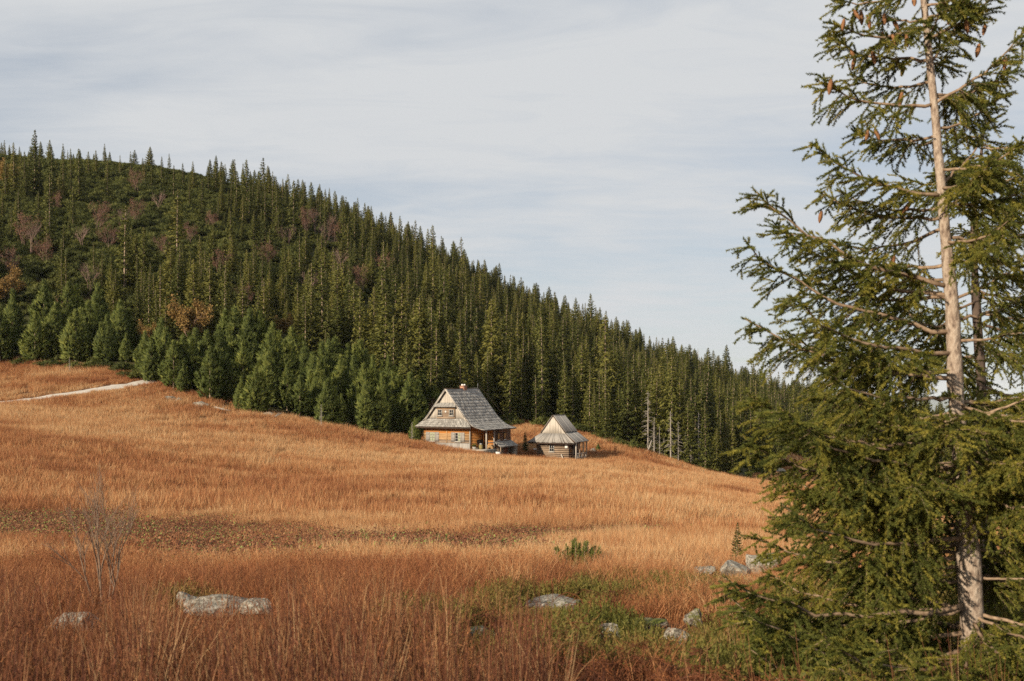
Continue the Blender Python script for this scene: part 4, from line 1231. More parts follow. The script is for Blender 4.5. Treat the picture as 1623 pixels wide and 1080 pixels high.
def scatter(name, P, rot, scl, idx, tint, meshes, label):
    """one object whose points carry instances of the given meshes (a mass nobody could count)"""
    coll = bpy.data.collections.new(name + '_plants')
    for i, me in enumerate(meshes):
        o = bpy.data.objects.new('%s_%02d' % (name, i), me)
        coll.objects.link(o)
    n = len(P)
    me = bpy.data.meshes.new(name)
    me.vertices.add(n); me.vertices.foreach_set('co', np.asarray(P, np.float32).ravel())
    for nm, ty, dt, key in (('rot', 'FLOAT_VECTOR', rot, 'vector'), ('scl', 'FLOAT_VECTOR', scl, 'vector'), ('idx', 'INT', idx, 'value'), ('tint', 'FLOAT', tint, 'value')):
        a = me.attributes.new(nm, ty, 'POINT')
        a.data.foreach_set(key, np.asarray(dt, np.int32 if ty == 'INT' else np.float32).ravel())
    o = link(name, me)
    ng = bpy.data.node_groups.new(name + '_scatter', 'GeometryNodeTree')
    ng.interface.new_socket('Geometry', in_out='INPUT', socket_type='NodeSocketGeometry')
    ng.interface.new_socket('Geometry', in_out='OUTPUT', socket_type='NodeSocketGeometry')
    N, L = ng.nodes, ng.links
    gi, go = N.new('NodeGroupInput'), N.new('NodeGroupOutput')
    ci = N.new('GeometryNodeCollectionInfo'); ci.inputs['Collection'].default_value = coll
    ci.inputs['Separate Children'].default_value = True; ci.inputs['Reset Children'].default_value = True
    ip = N.new('GeometryNodeInstanceOnPoints'); ip.inputs['Pick Instance'].default_value = True

    def att(nm, dt):
        q = N.new('GeometryNodeInputNamedAttribute'); q.data_type = dt; q.inputs['Name'].default_value = nm
        return q.outputs['Attribute']
    L.new(gi.outputs[0], ip.inputs['Points']); L.new(ci.outputs[0], ip.inputs['Instance'])
    L.new(att('idx', 'INT'), ip.inputs['Instance Index'])
    er = N.new('FunctionNodeEulerToRotation'); L.new(att('rot', 'FLOAT_VECTOR'), er.inputs[0]); L.new(er.outputs[0], ip.inputs['Rotation'])
    L.new(att('scl', 'FLOAT_VECTOR'), ip.inputs['Scale'])
    L.new(ip.outputs[0], go.inputs[0])
    md = o.modifiers.new('scatter', 'NODES'); md.node_group = ng
    return tag(o, label, kind='stuff')


def join_mesh(name, a, b):
    """trunk and crown in one mesh for the far mass of trees"""
    me = a.copy(); me.name = name
    import bmesh
    bm = bmesh.new(); bm.from_mesh(a)
    n0 = len(bm.faces)
    bm.from_mesh(b); bm.faces.ensure_lookup_table()
    for f in bm.faces[n0:]: f.material_index = 1
    bm.to_mesh(me); bm.free()
    me.materials.append(b.materials[0])
    return me


SPRJ = [join_mesh('spruce', a, b) for a, b in SPR]
rest = np.array([i for i in range(len(FP)) if i not in sel])
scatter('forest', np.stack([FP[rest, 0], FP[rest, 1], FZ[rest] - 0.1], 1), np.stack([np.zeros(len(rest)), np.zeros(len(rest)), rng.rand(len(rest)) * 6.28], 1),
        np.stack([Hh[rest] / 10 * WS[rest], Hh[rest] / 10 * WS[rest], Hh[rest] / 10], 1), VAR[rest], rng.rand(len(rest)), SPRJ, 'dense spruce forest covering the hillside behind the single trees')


# dwarf mountain pine: low cover on the upper left slope and at the foot of the forest
def make_dwarf(seed):
    r = np.random.RandomState(seed); mb = MB(); V, T, A = [], [], []
    for k in range(110):
        an = r.rand() * 6.28; rr = 1.0 * math.sqrt(r.rand()); p = np.array([rr * math.cos(an), rr * math.sin(an), (1.05 - 0.6 * rr) * (0.45 + 0.55 * r.rand())])
        ax = norm([math.cos(an) * rr * 0.7, math.sin(an) * rr * 0.7, 1.0]); a0 = r.rand() * 0.5
        for i in range(9):
            d = norm(ax + r.randn(3) * 0.45); wv = norm(np.cross(d, r.randn(3))) * 0.05; b = p - ax * 0.2 * r.rand()
            j = len(V); V += [b - wv, b + wv, b + d * (0.25 + 0.2 * r.rand())]; T.append([j, j + 1, j + 2]); A.append(a0 + 0.5 * r.rand())
    mb.add(V, T, A)
    return puff(mb.mesh('dwarf_pine', M['dwarf']), 0.5, 1.2)


DW = [make_dwarf(90 + i) for i in range(4)]


def dwarf_cover():
    n = 26000
    y = np.sqrt(rng.rand(n) * (420 ** 2 - 115 ** 2) + 115 ** 2); x = (rng.rand(n) - 0.5) * 1.35 * y
    px = PW / 2 + x / y * F; e = edge_d(px); off = y - e
    keep = np.zeros(n, bool)
    keep |= (px < 480) & (y > 190)
    keep |= (px < 250) & (off > -1.0) & (off < 50) & (rng.rand(n) < 0.5)
    keep |= (px >= 700) & (px < 1010) & (off > -1.5) & (off < 9) & (rng.rand(n) < 0.95)
    keep |= (px >= 200) & (off > 8) & (rng.rand(n) < 0.16)
    keep |= (px >= 1010) & (px < 1230) & (off > 0) & (off < 12) & (rng.rand(n) < 0.3)
    keep &= (y < crest_d(px) + 40)
    x, y = x[keep], y[keep]; m = len(x)
    s = 0.8 + 0.8 * rng.rand(m)
    s = np.where(y < 175, s * 0.85, s * 1.25)
    scatter('dwarf_pine_cover', np.stack([x, y, H(x, y) - 0.1], 1), np.stack([np.zeros(m), np.zeros(m), rng.rand(m) * 6.28], 1), np.stack([s * 1.2, s * 1.2, s], 1), rng.randint(0, 4, m), rng.rand(m), DW,
            'low dwarf mountain pine covering the upper left slope and the forest foot')


dwarf_cover()

# autumn and bare deciduous trees on the slope
BARE = [make_bare(5, 200 + i, 0, 0.62, thick=0.009) for i in range(3)]
RED = [make_bare(5, 210 + i, 3, 0.62, leafmat='red_leaf', leafsize=0.11) for i in range(2)]
ORA = [make_bare(5, 220 + i, 9, 0.7, leafmat='orange_leaf', leafsize=0.17) for i in range(2)]


def place_bush(px, ty, h, kind, label, group=None, d=None):
    d = d or solve_ray(px, ty, h, dmax=330); P = ground_at(px, d)
    o = thing('rowan_tree' if kind != 'bare' else 'bare_tree', label, 'tree', P, rng.rand() * 6.28, group)
    o.scale = (h / 5,) * 3
    a, b = {'bare': BARE, 'red': RED, 'orange': ORA}[kind][int(rng.randint(2))]
    link('trunk', a, o)
    if b: link('crown', b, o)


for (px, ty, h, kind, lab), d in zip(BUSH, BUSH_D):
    place_bush(px, ty, h, kind, lab, 'bare trees on the slope' if lab.startswith('dull') else None, d)

# dead trees
SNAG = [make_snag(8, 300 + i, twigs=75) for i in range(4)]
SNAG2 = [make_snag(8, 310 + i, 'dead_dim', 34) for i in range(3)]


def snag(px, ty, h, label, group, dim=False, d=None, name='dead_tree'):
    d = d or solve_ray(px, ty, h, dmax=420); P = ground_at(px, d)
    o = thing(name, label, 'dead tree', P, rng.rand() * 6.28, group); o.scale = (h / 8,) * 3
    a, b = (SNAG2 if dim else SNAG)[int(rng.randint(3))]
    link('trunk', a, o); link('branches', b, o)


for px, ty, h in [(1027, 630, 8), (1037, 655, 5), (1063, 660, 6.5), (1075, 665, 5.5), (1086, 685, 4.5), (1107, 645, 7.5), (1095, 700, 3), (1052, 700, 3.2), (1045, 680, 4), (1120, 690, 4)]:
    snag(px, ty, h, 'bleached dead spruce at the forest edge right of the log hut', 'dead spruces at the forest edge', d=edge_d(px) + 1.5 + 5 * rng.rand())
for k in range(26):
    px = 1090 + 110 * rng.rand(); snag(px, 0, 9 + 3 * rng.rand(), 'grey dead spruce on the crest at the right of the forest', 'dead spruces on the right crest', True, d=crest_d(px) - 25 * rng.rand())
snag(509, 0, 2.6, 'thin bleached dead sapling at the meadow edge before the pines', None, d=117.3, name='dead_sapling')
snag(110, 0, 2.2, 'thin dry sapling on the grass bank above the path', None, d=139, name='dead_sapling')
snag(653, 0, 2.2, 'pale dead sapling beside the small pine left of the cottage', None, d=119.5, name='dead_sapling')


def small_conifer(px, d, h, mesh, label, name, cat, w=1.0):
    P = ground_at(px, d); o = thing(name, label, cat, P, rng.rand() * 6.28)
    s = h / (10.0 if mesh in SPR else 6.0); o.scale = (s * w, s * w, s); link('trunk', mesh[0], o); link('crown', mesh[1], o)


small_conifer(658, 121.3, 2.6, PIN[0], 'little bushy pine at the left corner of the cottage', 'pine_tree', 'pine tree')
small_conifer(832, 128, 2.4, SPR[6], 'small lone spruce on the grass between the cottage and the log hut', 'spruce_tree', 'spruce tree')
small_conifer(948, 134, 0.9, PIN[1], 'tiny pine on the grass slope right of the log hut', 'pine_tree', 'pine tree', 1.2)
small_conifer(1118, 143, 9.0, SPR[0], 'tall spruce with a clear pale stem at the right front of the forest edge', 'spruce_tree', 'spruce tree', 0.9)
small_conifer(1160, 147, 7.5, SPR[2], 'broad young spruce second from the meadow tip', 'spruce_tree', 'spruce tree', 0.85)
small_conifer(1188, 149, 4.2, SPR[4], 'short spruce at the meadow tip where the forest edge ends', 'spruce_tree', 'spruce tree', 0.9)
small_conifer(960, 142, 5.6, SPR[6], 'bushy short spruce at the forest edge right of the hut', 'spruce_tree', 'spruce tree', 1.1)
small_conifer(1168, 21, 0.95, SPR[1], 'thin young spruce in the grass left of the big near spruce', 'spruce_tree', 'spruce tree', 1.2)


# ------------------------------------------------------------------ rocks
def rock_mesh(seed, sx, sy, sz, mat='rock', sub=4):
    import bmesh
    r = np.random.RandomState(seed); bm = bmesh.new(); bmesh.ops.create_icosphere(bm, subdivisions=sub, radius=1.0)
    V = np.array([v.co[:] for v in bm.verts])
    # cut by random planes for facets, then roughen
    for k in range(18):
        nrm = norm(r.randn(3)); dcut = 0.5 + 0.28 * r.rand(); t = V @ nrm - dcut
        V = V - np.clip(t, 0, None)[:, None] * nrm * 0.9
    n = fbm(V[:, 0] * 2.2 + seed, V[:, 1] * 2.2 + V[:, 2] * 1.7, seed, 5)
    n = n + 0.6 * np.abs(fbm(V[:, 0] * 4.5 + 7, V[:, 1] * 4.5 + V[:, 2] * 3.9, seed + 9, 4) - 0.5)
    V = V * (0.8 + 0.36 * n)[:, None]
    V = V * np.array([sx, sy, sz])
    for v, q in zip(bm.verts, V): v.co = q
    me = bpy.data.meshes.new('boulder'); bm.to_mesh(me); bm.free()
    me.materials.append(M[mat])
    return me


ROCKS = [  # px, py of its middle, distance, half sizes, material, label
    (352, 962, 10.8, 0.44, 0.3, 0.13, 'rock', 'large pale boulder half hidden by stems, left one of the lichened pair'), (410, 966, 10.7, 0.18, 0.2, 0.1, 'rock', 'lower right boulder of the lichened pair among the stems'),
    (300, 957, 11.1, 0.15, 0.2, 0.13, 'rock', 'upright block on the left of the big pale boulder'), (120, 992, 9.8, 0.3, 0.25, 0.12, 'rock', 'greenish boulder hidden in the brown stems near the left corner'),
    (878, 959, 12.3, 0.4, 0.32, 0.12, 'rock', 'long flat lichened boulder in the middle of the foreground'), (963, 1018, 9.4, 0.16, 0.15, 0.14, 'rock', 'small lichened rock behind the bracken in front of the green shrubs'),
    (1036, 990, 10.6, 0.19, 0.18, 0.09, 'moss_rock', 'mossy slanting boulder among the green shrubs'), (1076, 1020, 9.5, 0.15, 0.15, 0.11, 'rock', 'round pale rock under moss right of the green shrubs'),
    (1100, 982, 10.8, 0.12, 0.12, 0.1, 'moss_rock', 'small moss capped rock beside the rust fern'), (772, 914, 17.5, 0.1, 0.1, 0.1, 'rock', 'tiny white rock alone in the straw grass'),
    (1115, 905, 18.5, 0.22, 0.2, 0.14, 'rock', 'grey rock in the grass left of the spruce branches'), (1162, 908, 18.0, 0.36, 0.3, 0.22, 'rock', 'broad grey rock beside the tips of the spruce branches'), (1208, 890, 19.0, 0.34, 0.3, 0.25, 'rock', 'pale boulder seen through the spruce branches'),
    (765, 1015, 9.3, 0.2, 0.16, 0.08, 'moss_rock', 'flat mossy stone left of the dark fern'),
    (940, 703, 133, 0.5, 0.4, 0.32, 'rock', 'grey boulder on the slope right of the log hut'), (1230, 748, 186, 1.8, 1.2, 0.9, 'rock', 'boulder in the clearing beyond the forest tip'), (1250, 752, 180, 1.1, 1, 0.7, 'rock', 'smaller boulder at the right of the clearing'),
    (270, 636, 121.5, 0.6, 0.4, 0.42, 'rock', 'left white stone on the bank below the pines'), (283, 638, 121, 0.5, 0.4, 0.4, 'rock', 'middle white stone on the bank below the pines'), (318, 642, 120, 1.0, 0.5, 0.45, 'rock', 'widest white stone on the bank below the pines'),
    (425, 660, 119.5, 0.8, 0.6, 0.4, 'rock', 'dark boulder in the gap under the pines'),
]
for i, (px, py, d, a, b, c, mt, lab) in enumerate(ROCKS):
    g = ground_at(px, d)
    zc = (HZ - py) / F * d
    zc = g[2] + c * 0.55 if d > 60 else min(max((HZ - py) / F * d, g[2] + 0.25 * c), g[2] + 0.9 * c)
    me = rock_mesh(400 + i, a * (1.0 if d < 30 else 1.12), b * (1.0 if d < 30 else 1.12), c * 1.05, mt, 4 if d < 30 else 3)
    o = link('boulder', me, None, (g[0], g[1], zc)); o.rotation_euler = (0, 0, rng.rand() * 0.6 - 0.3)
    tag(o, lab, 'rock')
# fallen branch on the bank
for pts, lab in (([(340, 640, 119.8), (352, 645, 119.2), (365, 648, 119)], 'pale fallen branch lying on the bank below the pines'), ([(428, 664, 118.3), (437, 660, 118.4), (446, 655, 118.6)], 'pale fallen branch leaning at the foot of the pines'),
                 ([(1022, 722, 140.5), (1028, 712, 140.8), (1033, 698, 141)], 'bleached dead trunk leaning at the forest edge right of the hut')):
    P = [W(*q) for q in pts]; P[0][2] = ground_at(pts[0][0], pts[0][2])[2] + 0.1
    if pts[0][0] < 400:
        for q, p in zip(P, pts): q[2] = ground_at(p[0], p[2])[2] + 0.25
    t = thing('fallen_branch', lab, 'branch', P[0]); mb = MB(); P = [q - P[0] if i else q * 0 for i, q in enumerate(P)] if False else [np.array(q) - np.array(t.location) for q in P]
    mb.tube(P, [0.12, 0.1, 0.05], 6); mb.build('limb', M['dead'], t)
    mb = MB(); mb.tube([P[1], P[1] + np.array([0.3, 0, 0.4])], [0.05, 0.02], 4); mb.build('side_branch', M['dead'], t)


# ------------------------------------------------------------------ near spruces
class NearTree:
    def __init__(self, trunk_px, D, label, seed, dens=1.0, bark='near_bark'):
        self.D = D; self.r = np.random.RandomState(seed); self.dens = dens
        self.TP = np.array([W(p, y, D) for p, y, _ in trunk_px]); self.TR = np.array([rp * 0.84 / 2 / F * D for _, _, rp in trunk_px])
        self.rows = np.array([y for _, y, _ in trunk_px], float)
        self.base = self.TP[0].copy()
        self.root = thing('spruce_tree', label, 'spruce tree', self.base)
        mb = MB(); s = np.linspace(0, 1, 44); q = np.linspace(0, 1, len(self.TP))
        zz = np.interp(s, (self.TP[:, 2] - self.TP[0, 2]) / (self.TP[-1, 2] - self.TP[0, 2]), q)
        P = np.stack([np.interp(zz, q, self.TP[:, k]) for k in range(3)], 1) - self.base
        P[:, :2] += (self.r.rand(44, 2) - 0.5) * 0.004
        mb.tube(P, np.interp(zz, q, self.TR) * (1 + 0.05 * self.r.randn(44)), 14); mb.build('trunk', M[bark], self.root, True)
        self.tips = []

    def at(self, row):
        o = np.argsort(self.rows)
        return np.array([np.interp(row, self.rows[o], self.TP[o, k]) for k in range(3)]), float(np.interp(row, self.rows[o], self.TR[o]))

    def branch(self, P0, P1, sag=0.06, dens=1.0, inner=0.14, lat=0.4, rad=None, droop=0.8, bare_tip=0.0, tipup=0.07):
        r = self.r; P0 = np.array(P0, float); P1 = np.array(P1, float); L = np.linalg.norm(P1 - P0)
        n = 12; t = np.linspace(0, 1, n)
        ax = P0 + (P1 - P0) * t[:, None]
        ax[:, 2] += -sag * L * np.sin(t * math.pi) + tipup * L * t ** 5 - tipup * L * t
        ax[1:-1] += r.randn(n - 2, 3) * 0.008 * L
        rad = rad or 0.004 + 0.0075 * L
        wood = MB()
        wood.tube(ax - self.base, rad * (1 - t) ** 0.8 + 0.0022, 6)
        pos = lambda s: np.array([np.interp(s, t, ax[:, k]) for k in range(3)])
        S, Dv, G, Ls, Lev = [], [], [], [], []      # shoots: start, direction, droop, length
        down = np.array([0, 0, -1.0])
        s = inner; step = 0.06 / (L * dens)
        while s < 0.985:
            p = pos(s); tg = norm(pos(min(1, s + 0.05)) - pos(max(0, s - 0.05))); side = norm(np.cross(tg, [0, 0, 1]))
            for sg in (-1, 1):
                if r.rand() < 0.12: continue
                l = (lat * L ** 0.6 * (1 - s) ** 0.55 * (0.45 + 0.75 * r.rand()) * min(1, 0.35 + 2.2 * s) + 0.06)
                d = norm(tg * (0.5 + 0.4 * r.rand()) + side * sg * (0.55 + 0.35 * r.rand()) + down * ((0.15 + droop * 0.9 * r.rand()) if r.rand() < 0.84 else -0.3 * r.rand()))
                S.append(p); Dv.append(d); G.append(droop * (0.6 + 0.8 * r.rand())); Ls.append(l); Lev.append(1)
                wood.tube([p - self.base, p + d * l * 0.5 + down * G[-1] * (l * 0.5) ** 2 - self.base, p + d * l + down * G[-1] * l * l - self.base], [0.0032, 0.0024, 0.001], 3, cap=False)
                u = 0.16
                while u < 0.95:
                    b = p + d * u * l + down * G[-1] * (u * l) ** 2; ss = norm(np.cross(d, down + 0.01) + r.randn(3) * 0.25) * (1 if r.rand() < 0.5 else -1)
                    d2 = norm(d * 0.75 + ss * 0.65 + down * 0.25 * r.rand() + r.randn(3) * 0.1)
                    S.append(b); Dv.append(d2); G.append(0.8 * droop); Ls.append((0.07 + 0.09 * r.rand()) * (1.15 - 0.5 * u)); Lev.append(2)
                    u += 0.046 / l * (0.7 + 0.6 * r.rand()) / dens
            s += step * (0.7 + 0.6 * r.rand())
        for i in range(int(L * 20 * dens)):
            u = 0.28 + 0.7 * r.rand(); tg = norm(pos(min(1, u + 0.05)) - pos(max(0, u - 0.05))); v_ = r.randn(3); v_ = norm(v_ - tg * np.dot(v_, tg) + np.array([0, 0, 0.35]))
            S.append(pos(u)); Dv.append(norm(tg * 0.7 + v_ * 0.7)); G.append(0.3); Ls.append(0.035 + 0.05 * r.rand()); Lev.append(2)
        # shoots at the tip of the branch
        k = 14
        for i in range(k):
            q = pos(0.86 + 0.14 * i / k); S.append(q); Dv.append(norm(pos(1.0) - pos(0.9) + r.randn(3) * 0.03)); G.append(0); Ls.append(0.03); Lev.append(0)
        S, Dv, G, Ls = np.array(S), np.array(Dv), np.array(G), np.array(Ls)
        per = np.maximum(3, (Ls * 700 * self.dens).astype(int)); ix = np.repeat(np.arange(len(S)), per); m = len(ix)
        u = r.rand(m) ** 0.9 * Ls[ix]
        p = S[ix] + Dv[ix] * u[:, None] + down * (G[ix] * u * u)[:, None]
        td = norm(Dv[ix] + down * (2 * G[ix] * u)[:, None])
        rd = r.randn(m, 3); rd = norm(rd - (rd * td).sum(1)[:, None] * td + np.array([0, 0, 0.25]))
        nd = norm(td * (0.55 + 0.4 * r.rand(m))[:, None] + rd * 0.75)
        ln = 0.0145 + 0.0085 * r.rand(m); wv = norm(np.cross(nd, r.randn(m, 3))) * ((0.0026 + 0.0012 * r.rand(m)) / self.dens ** 0.5)[:, None]
        V = np.stack([p - wv, p + wv, p + nd * ln[:, None]], 1).reshape(-1, 3) - self.base
        shoot_v = r.rand(len(S)) ** 1.3 * 0.75
        bt = r.rand() * 0.22
        A = np.clip(shoot_v[ix] + bt + 0.22 * r.rand(m), 0, 1)
        NearTree.count = getattr(NearTree, 'count', 0) + m
        nb = MB(); nb.add(V, np.arange(m * 3).reshape(-1, 3), A)
        o = wood.build('branch', M['twig'], self.root, True)
        nb.build('needles', M['near'], o)
        e = S + Dv * (Ls * 0.6)[:, None] + down * (G * (0.6 * Ls) ** 2)[:, None]
        self.tips.append(e)
        return o

    def from_rows(self, row, tip_px, tip_py, dy, **kw):
        P0, r0 = self.at(row); P1 = W(tip_px, tip_py, self.D + dy)
        return self.branch(P0, P1, **kw)

    def free(self, row, az, L, pitch, **kw):
        P0, r0 = self.at(row); d = np.array([math.sin(az) * math.cos(pitch), math.cos(az) * math.cos(pitch), math.sin(pitch)])
        return self.branch(P0 + d * r0 * 0.5, P0 + d * L, **kw)


def near_spruces():
    D = 7.6
    T = NearTree([(1546, 1100, 62), (1544, 1060, 52), (1540, 980, 46), (1536, 900, 42), (1524, 740, 33), (1514, 610, 28), (1509, 480, 25), (1499, 380, 21), (1489, 260, 17), (1477, 130, 14), (1466, 20, 11.5), (1452, -110, 8), (1440, -230, 3)],
                 D, 'big near spruce with hanging cones and a bare stretch of pale trunk', 41)
    # left side, read from the photograph: (start row, tip px, tip py, depth of tip)
    for row, tx, ty, dy, kw in [(-20, 1322, 0, 0.1, dict(lat=.26, droop=1.1)), (45, 1313, 36, -0.25, dict(lat=.26)), (95, 1312, 58, 0.25, dict(lat=.28)), (165, 1296, 128, -0.1, dict(lat=.36, droop=1.3)), (130, 1350, 120, 0.45, dict(lat=.28)),
                                (215, 1352, 208, 0.3, dict(lat=.28, droop=1.2)), (310, 1288, 228, -0.2, dict(lat=.3)), (345, 1297, 303, 0.35, dict(lat=.34)), (455, 1194, 300, -0.15, dict(lat=.42, sag=.05)), (470, 1230, 360, 0.5, dict(lat=.36)),
                                (525, 1180, 380, 0.1, dict(lat=.42, sag=.06, droop=1.2)), (560, 1250, 470, -0.55, dict(lat=.4)), (600, 1177, 504, 0.15, dict(lat=.42, sag=.04, droop=1.3)), (590, 1280, 520, 0.6, dict(lat=.36)),
                                (705, 1182, 622, -0.35, dict(lat=.42)), (690, 1290, 614, 0.45, dict(lat=.42)), (740, 1240, 650, -0.7, dict(lat=.42)), (800, 1222, 760, 0.05, dict(lat=.42)), (770, 1176, 690, -0.2, dict(lat=.4)),
                                (850, 1240, 800, -0.75, dict(lat=.42)), (880, 1190, 850, 0.35, dict(lat=.4)), (955, 1146, 915, -0.45, dict(lat=.44)), (965, 1210, 905, 0.3, dict(lat=.42)), (1000, 1175, 965, -0.1, dict(lat=.44)),
                                (1030, 1215, 1005, -0.5, dict(lat=.44)), (1050, 1160, 950, -0.8, dict(lat=.4)), (1065, 1240, 1060, -0.3, dict(lat=.4)), (1075, 1280, 1090, -0.9, dict(lat=.4)), (1060, 1190, 1030, -1.0, dict(lat=.44)), (1080, 1230, 1075, -1.2, dict(lat=.44)), (1070, 1330, 1060, -1.5, dict(lat=.46)), (1085, 1400, 1100, -1.6, dict(lat=.46)), (1050, 1420, 1020, -1.4, dict(lat=.44)), (1065, 1500, 1070, -1.5, dict(lat=.44)), (1075, 1600, 1080, -1.5, dict(lat=.46)), (1040, 1300, 1000, -1.2, dict(lat=.44))]:
        T.from_rows(row, tx, ty, dy, **kw)
    # right side
    for row, tx, ty, dy, kw in [(60, 1590, -30, 0.1, dict(lat=.3)), (30, 1560, -25, -0.2, dict(lat=.3)), (100, 1530, 0, 0.2, dict(lat=.22)), (165, 1625, 45, -0.1, dict(lat=.3, droop=1.4)), (150, 1600, 110, 0.3, dict(lat=.36, droop=1.4)), (205, 1585, 150, 0.1, dict(lat=.34, droop=1.4)),
                                (290, 1570, 190, 0.35, dict(lat=.3)), (330, 1620, 230, -0.3, dict(lat=.36)), (475, 1650, 380, -0.2, dict(lat=.34, inner=.3)), (505, 1660, 440, 0.3, dict(lat=.36, inner=.3)), (540, 1680, 492, -0.1, dict(lat=.4, inner=.25)),
                                (660, 1690, 590, -0.3, dict(lat=.42, inner=.3)), (640, 1660, 600, 0.4, dict(lat=.42)), (800, 1700, 760, -0.2, dict(lat=.42, inner=.2)), (770, 1650, 700, -0.6, dict(lat=.42)), (915, 1700, 890, -0.15, dict(lat=.36, inner=.35)),
                                (985, 1690, 965, 0.2, dict(lat=.42)), (1030, 1680, 1010, -0.4, dict(lat=.42)), (870, 1690, 840, 0.4, dict(lat=.42)), (1060, 1650, 1040, -0.7, dict(lat=.42))]:
        T.from_rows(row, tx, ty, dy, **kw)
    # towards the camera: sprays hiding the trunk
    for row, az, L, pit in [(640, 2.7, .9, -.05), (655, 3.6, 1.0, .0), (700, 3.1, .95, -.05), (725, 2.45, 1.0, -.05), (740, 3.8, 1.0, -.05), (770, 2.9, .85, -.02), (735, 4.2, 1.1, 0), (760, 4.4, 1.1, -.02), (690, 2.1, .9, 0), (790, 2.0, 1.0, -.05),
                            (1010, 3.0, .9, -.05), (1035, 2.5, .95, -.05), (1050, 3.6, 1.0, -.08), (1025, 4.0, 1.05, -.05), (1075, 3.2, .9, .0), (270, 2.6, .6, .1), (60, 3.3, .4, .2), (10, 2.2, .4, .2)]:
        T.free(row, az, L, pit, droop=1.0, lat=.4)
    # away from the camera and to the sides: the body behind
    r = T.r
    for row in (300, 325, 385, 415): T.free(row, r.uniform(2.3, 4.1), .7, .12, lat=.34, droop=1.1)
    for row, az, L in ((975, 2.8, .9), (985, 3.3, 1.0), (1000, 2.3, 1.0), (1010, 3.6, 1.1), (1020, 1.9, 1.1), (1040, 2.9, 1.1), (1050, 3.3, 1.2), (1060, 2.2, 1.1)): T.free(row, az, L, .05, lat=.46, droop=1.0, inner=.05)
    for row in list(range(625, 850, 38)) + list(range(860, 1085, 34)):
        T.free(row + r.randint(-8, 8), r.uniform(4.1, 5.9) if row < 850 else r.uniform(4.5, 5.9), np.interp(row, [600, 1080], [1.2, 1.5]) * r.uniform(.7, 1.0), r.uniform(-.1, .15), dens=.85, lat=.42, droop=1.0)
    for row in range(640, 1085, 48):
        T.free(row + r.randint(-8, 8), r.uniform(.7, 2.6), 1.25 * r.uniform(.7, 1.0), r.uniform(-.1, .15), dens=.85, lat=.42, droop=1.0)
    for row in list(range(330, 1080, 30)):
        L = np.interp(row, [100, 300, 450, 1080], [.6, .8, 1.15, 1.4])
        T.free(row + r.randint(-12, 12), r.uniform(-1.3, 1.3), L * r.uniform(.7, 1.0), r.uniform(-.05, .3), dens=.75, lat=.38, droop=1.1)
    for row in range(-130, 330, 58):
        T.free(row + r.randint(-12, 12), r.uniform(-1.2, 1.2), np.interp(row, [-130, 100, 300], [.3, .55, .7]) * r.uniform(.7, 1), r.uniform(.1, .4), dens=.8, lat=.28, droop=1.2)
    for row in (-60, -100, -140, -180):
        for k in range(4): T.free(row + r.randint(-12, 12), r.rand() * 6.28, .45 + .1 * r.rand() + row / 900, .35, lat=.24)
    # cones hang from the nearest shoots
    tips = np.vstack(T.tips); tx, ty = proj(tips)
    cm = cone_mesh()
    for px, py in [(1354, 25), (1366, 24), (1401, 29), (1376, 42), (1417, 39), (1400, 61), (1412, 63), (1349, 102), (1378, 94), (1420, 101), (1432, 106), (1324, 137), (1425, 147), (1583, 138), (1595, 101), (1562, 46), (1461, 12), (1449, 2), (1375, 219),
                   (1390, 220), (1529, 48), (1508, 30), (1293, 358), (1445, 328), (1418, 413), (1550, 80), (1340, 48), (1345, 92), (1436, 60)]:
        k = int(np.argmin((tx - px) ** 2 + (ty - (py - 13)) ** 2 + (tips[:, 1] - (D - 0.15)) ** 2 * 300))
        o = link('cone', cm, T.root, tips[k] - T.base); s = r.uniform(.72, 1.0); o.scale = (s, s, s); o.rotation_euler = (r.randn() * .2, r.randn() * .2, r.rand() * 6)

    S = NearTree([(1572, 1080, 34), (1566, 900, 29), (1556, 620, 20), (1547, 480, 15), (1542, 360, 10), (1552, 270, 7), (1560, 205, 3)], 10.4, 'darker spruce standing close behind the big near spruce on the right', 57, dens=0.62, bark='shaded_bark')
    r = S.r
    for row in range(215, 1080, 17):
        L = np.interp(row, [200, 330, 600, 1080], [.35, .85, 1.3, 1.6])
        az = r.uniform(0.2, 6.1)
        S.free(row + r.randint(-8, 8), az, L * r.uniform(.75, 1.05), r.uniform(-.05, .25), dens=.7, lat=.42, droop=1.0)
    for row, tx, ty, dy in [(235, 1640, 215, -.4), (260, 1500, 235, -.5), (300, 1480, 270, -.3), (290, 1650, 260, -.6), (330, 1470, 300, -.2), (340, 1660, 300, -.2)]:
        S.from_rows(row, tx, ty, dy, lat=.4, dens=.9)


def cone_mesh():
    mb = MB(); n, m = 12, 15; V, T, A = [], [], []
    r = np.random.RandomState(3)
    for i in range(m + 1):
        t = i / m; rad = 0.0165 * math.sin(math.pi * (0.12 + 0.86 * t)) ** 0.7
        for k in range(n):
            bump = 1.0 + (0.2 if (k + i) % 2 else -0.12)
            an = (k + 0.5 * (i % 2)) / n * 6.283
            V.append((rad * bump * math.cos(an), rad * bump * math.sin(an), -0.012 - 0.105 * t))
    for i in range(m):
        for k in range(n):
            a, b = i * n + k, i * n + (k + 1) % n; v = r.rand(); T += [[a, b, b + n], [a, b + n, a + n]]; A += [v, v]
    for k in range(1, n - 1): T.append([m * n, m * n + k, m * n + k + 1]); A.append(.2)
    mb.add(V, T, A); mb.tube([(0, 0, 0.004), (0, 0, -0.02)], [0.002, 0.003], 4, .1)
    return mb.mesh('cone', M['cone'])


near_spruces()
print('NEEDLES', NearTree.count)


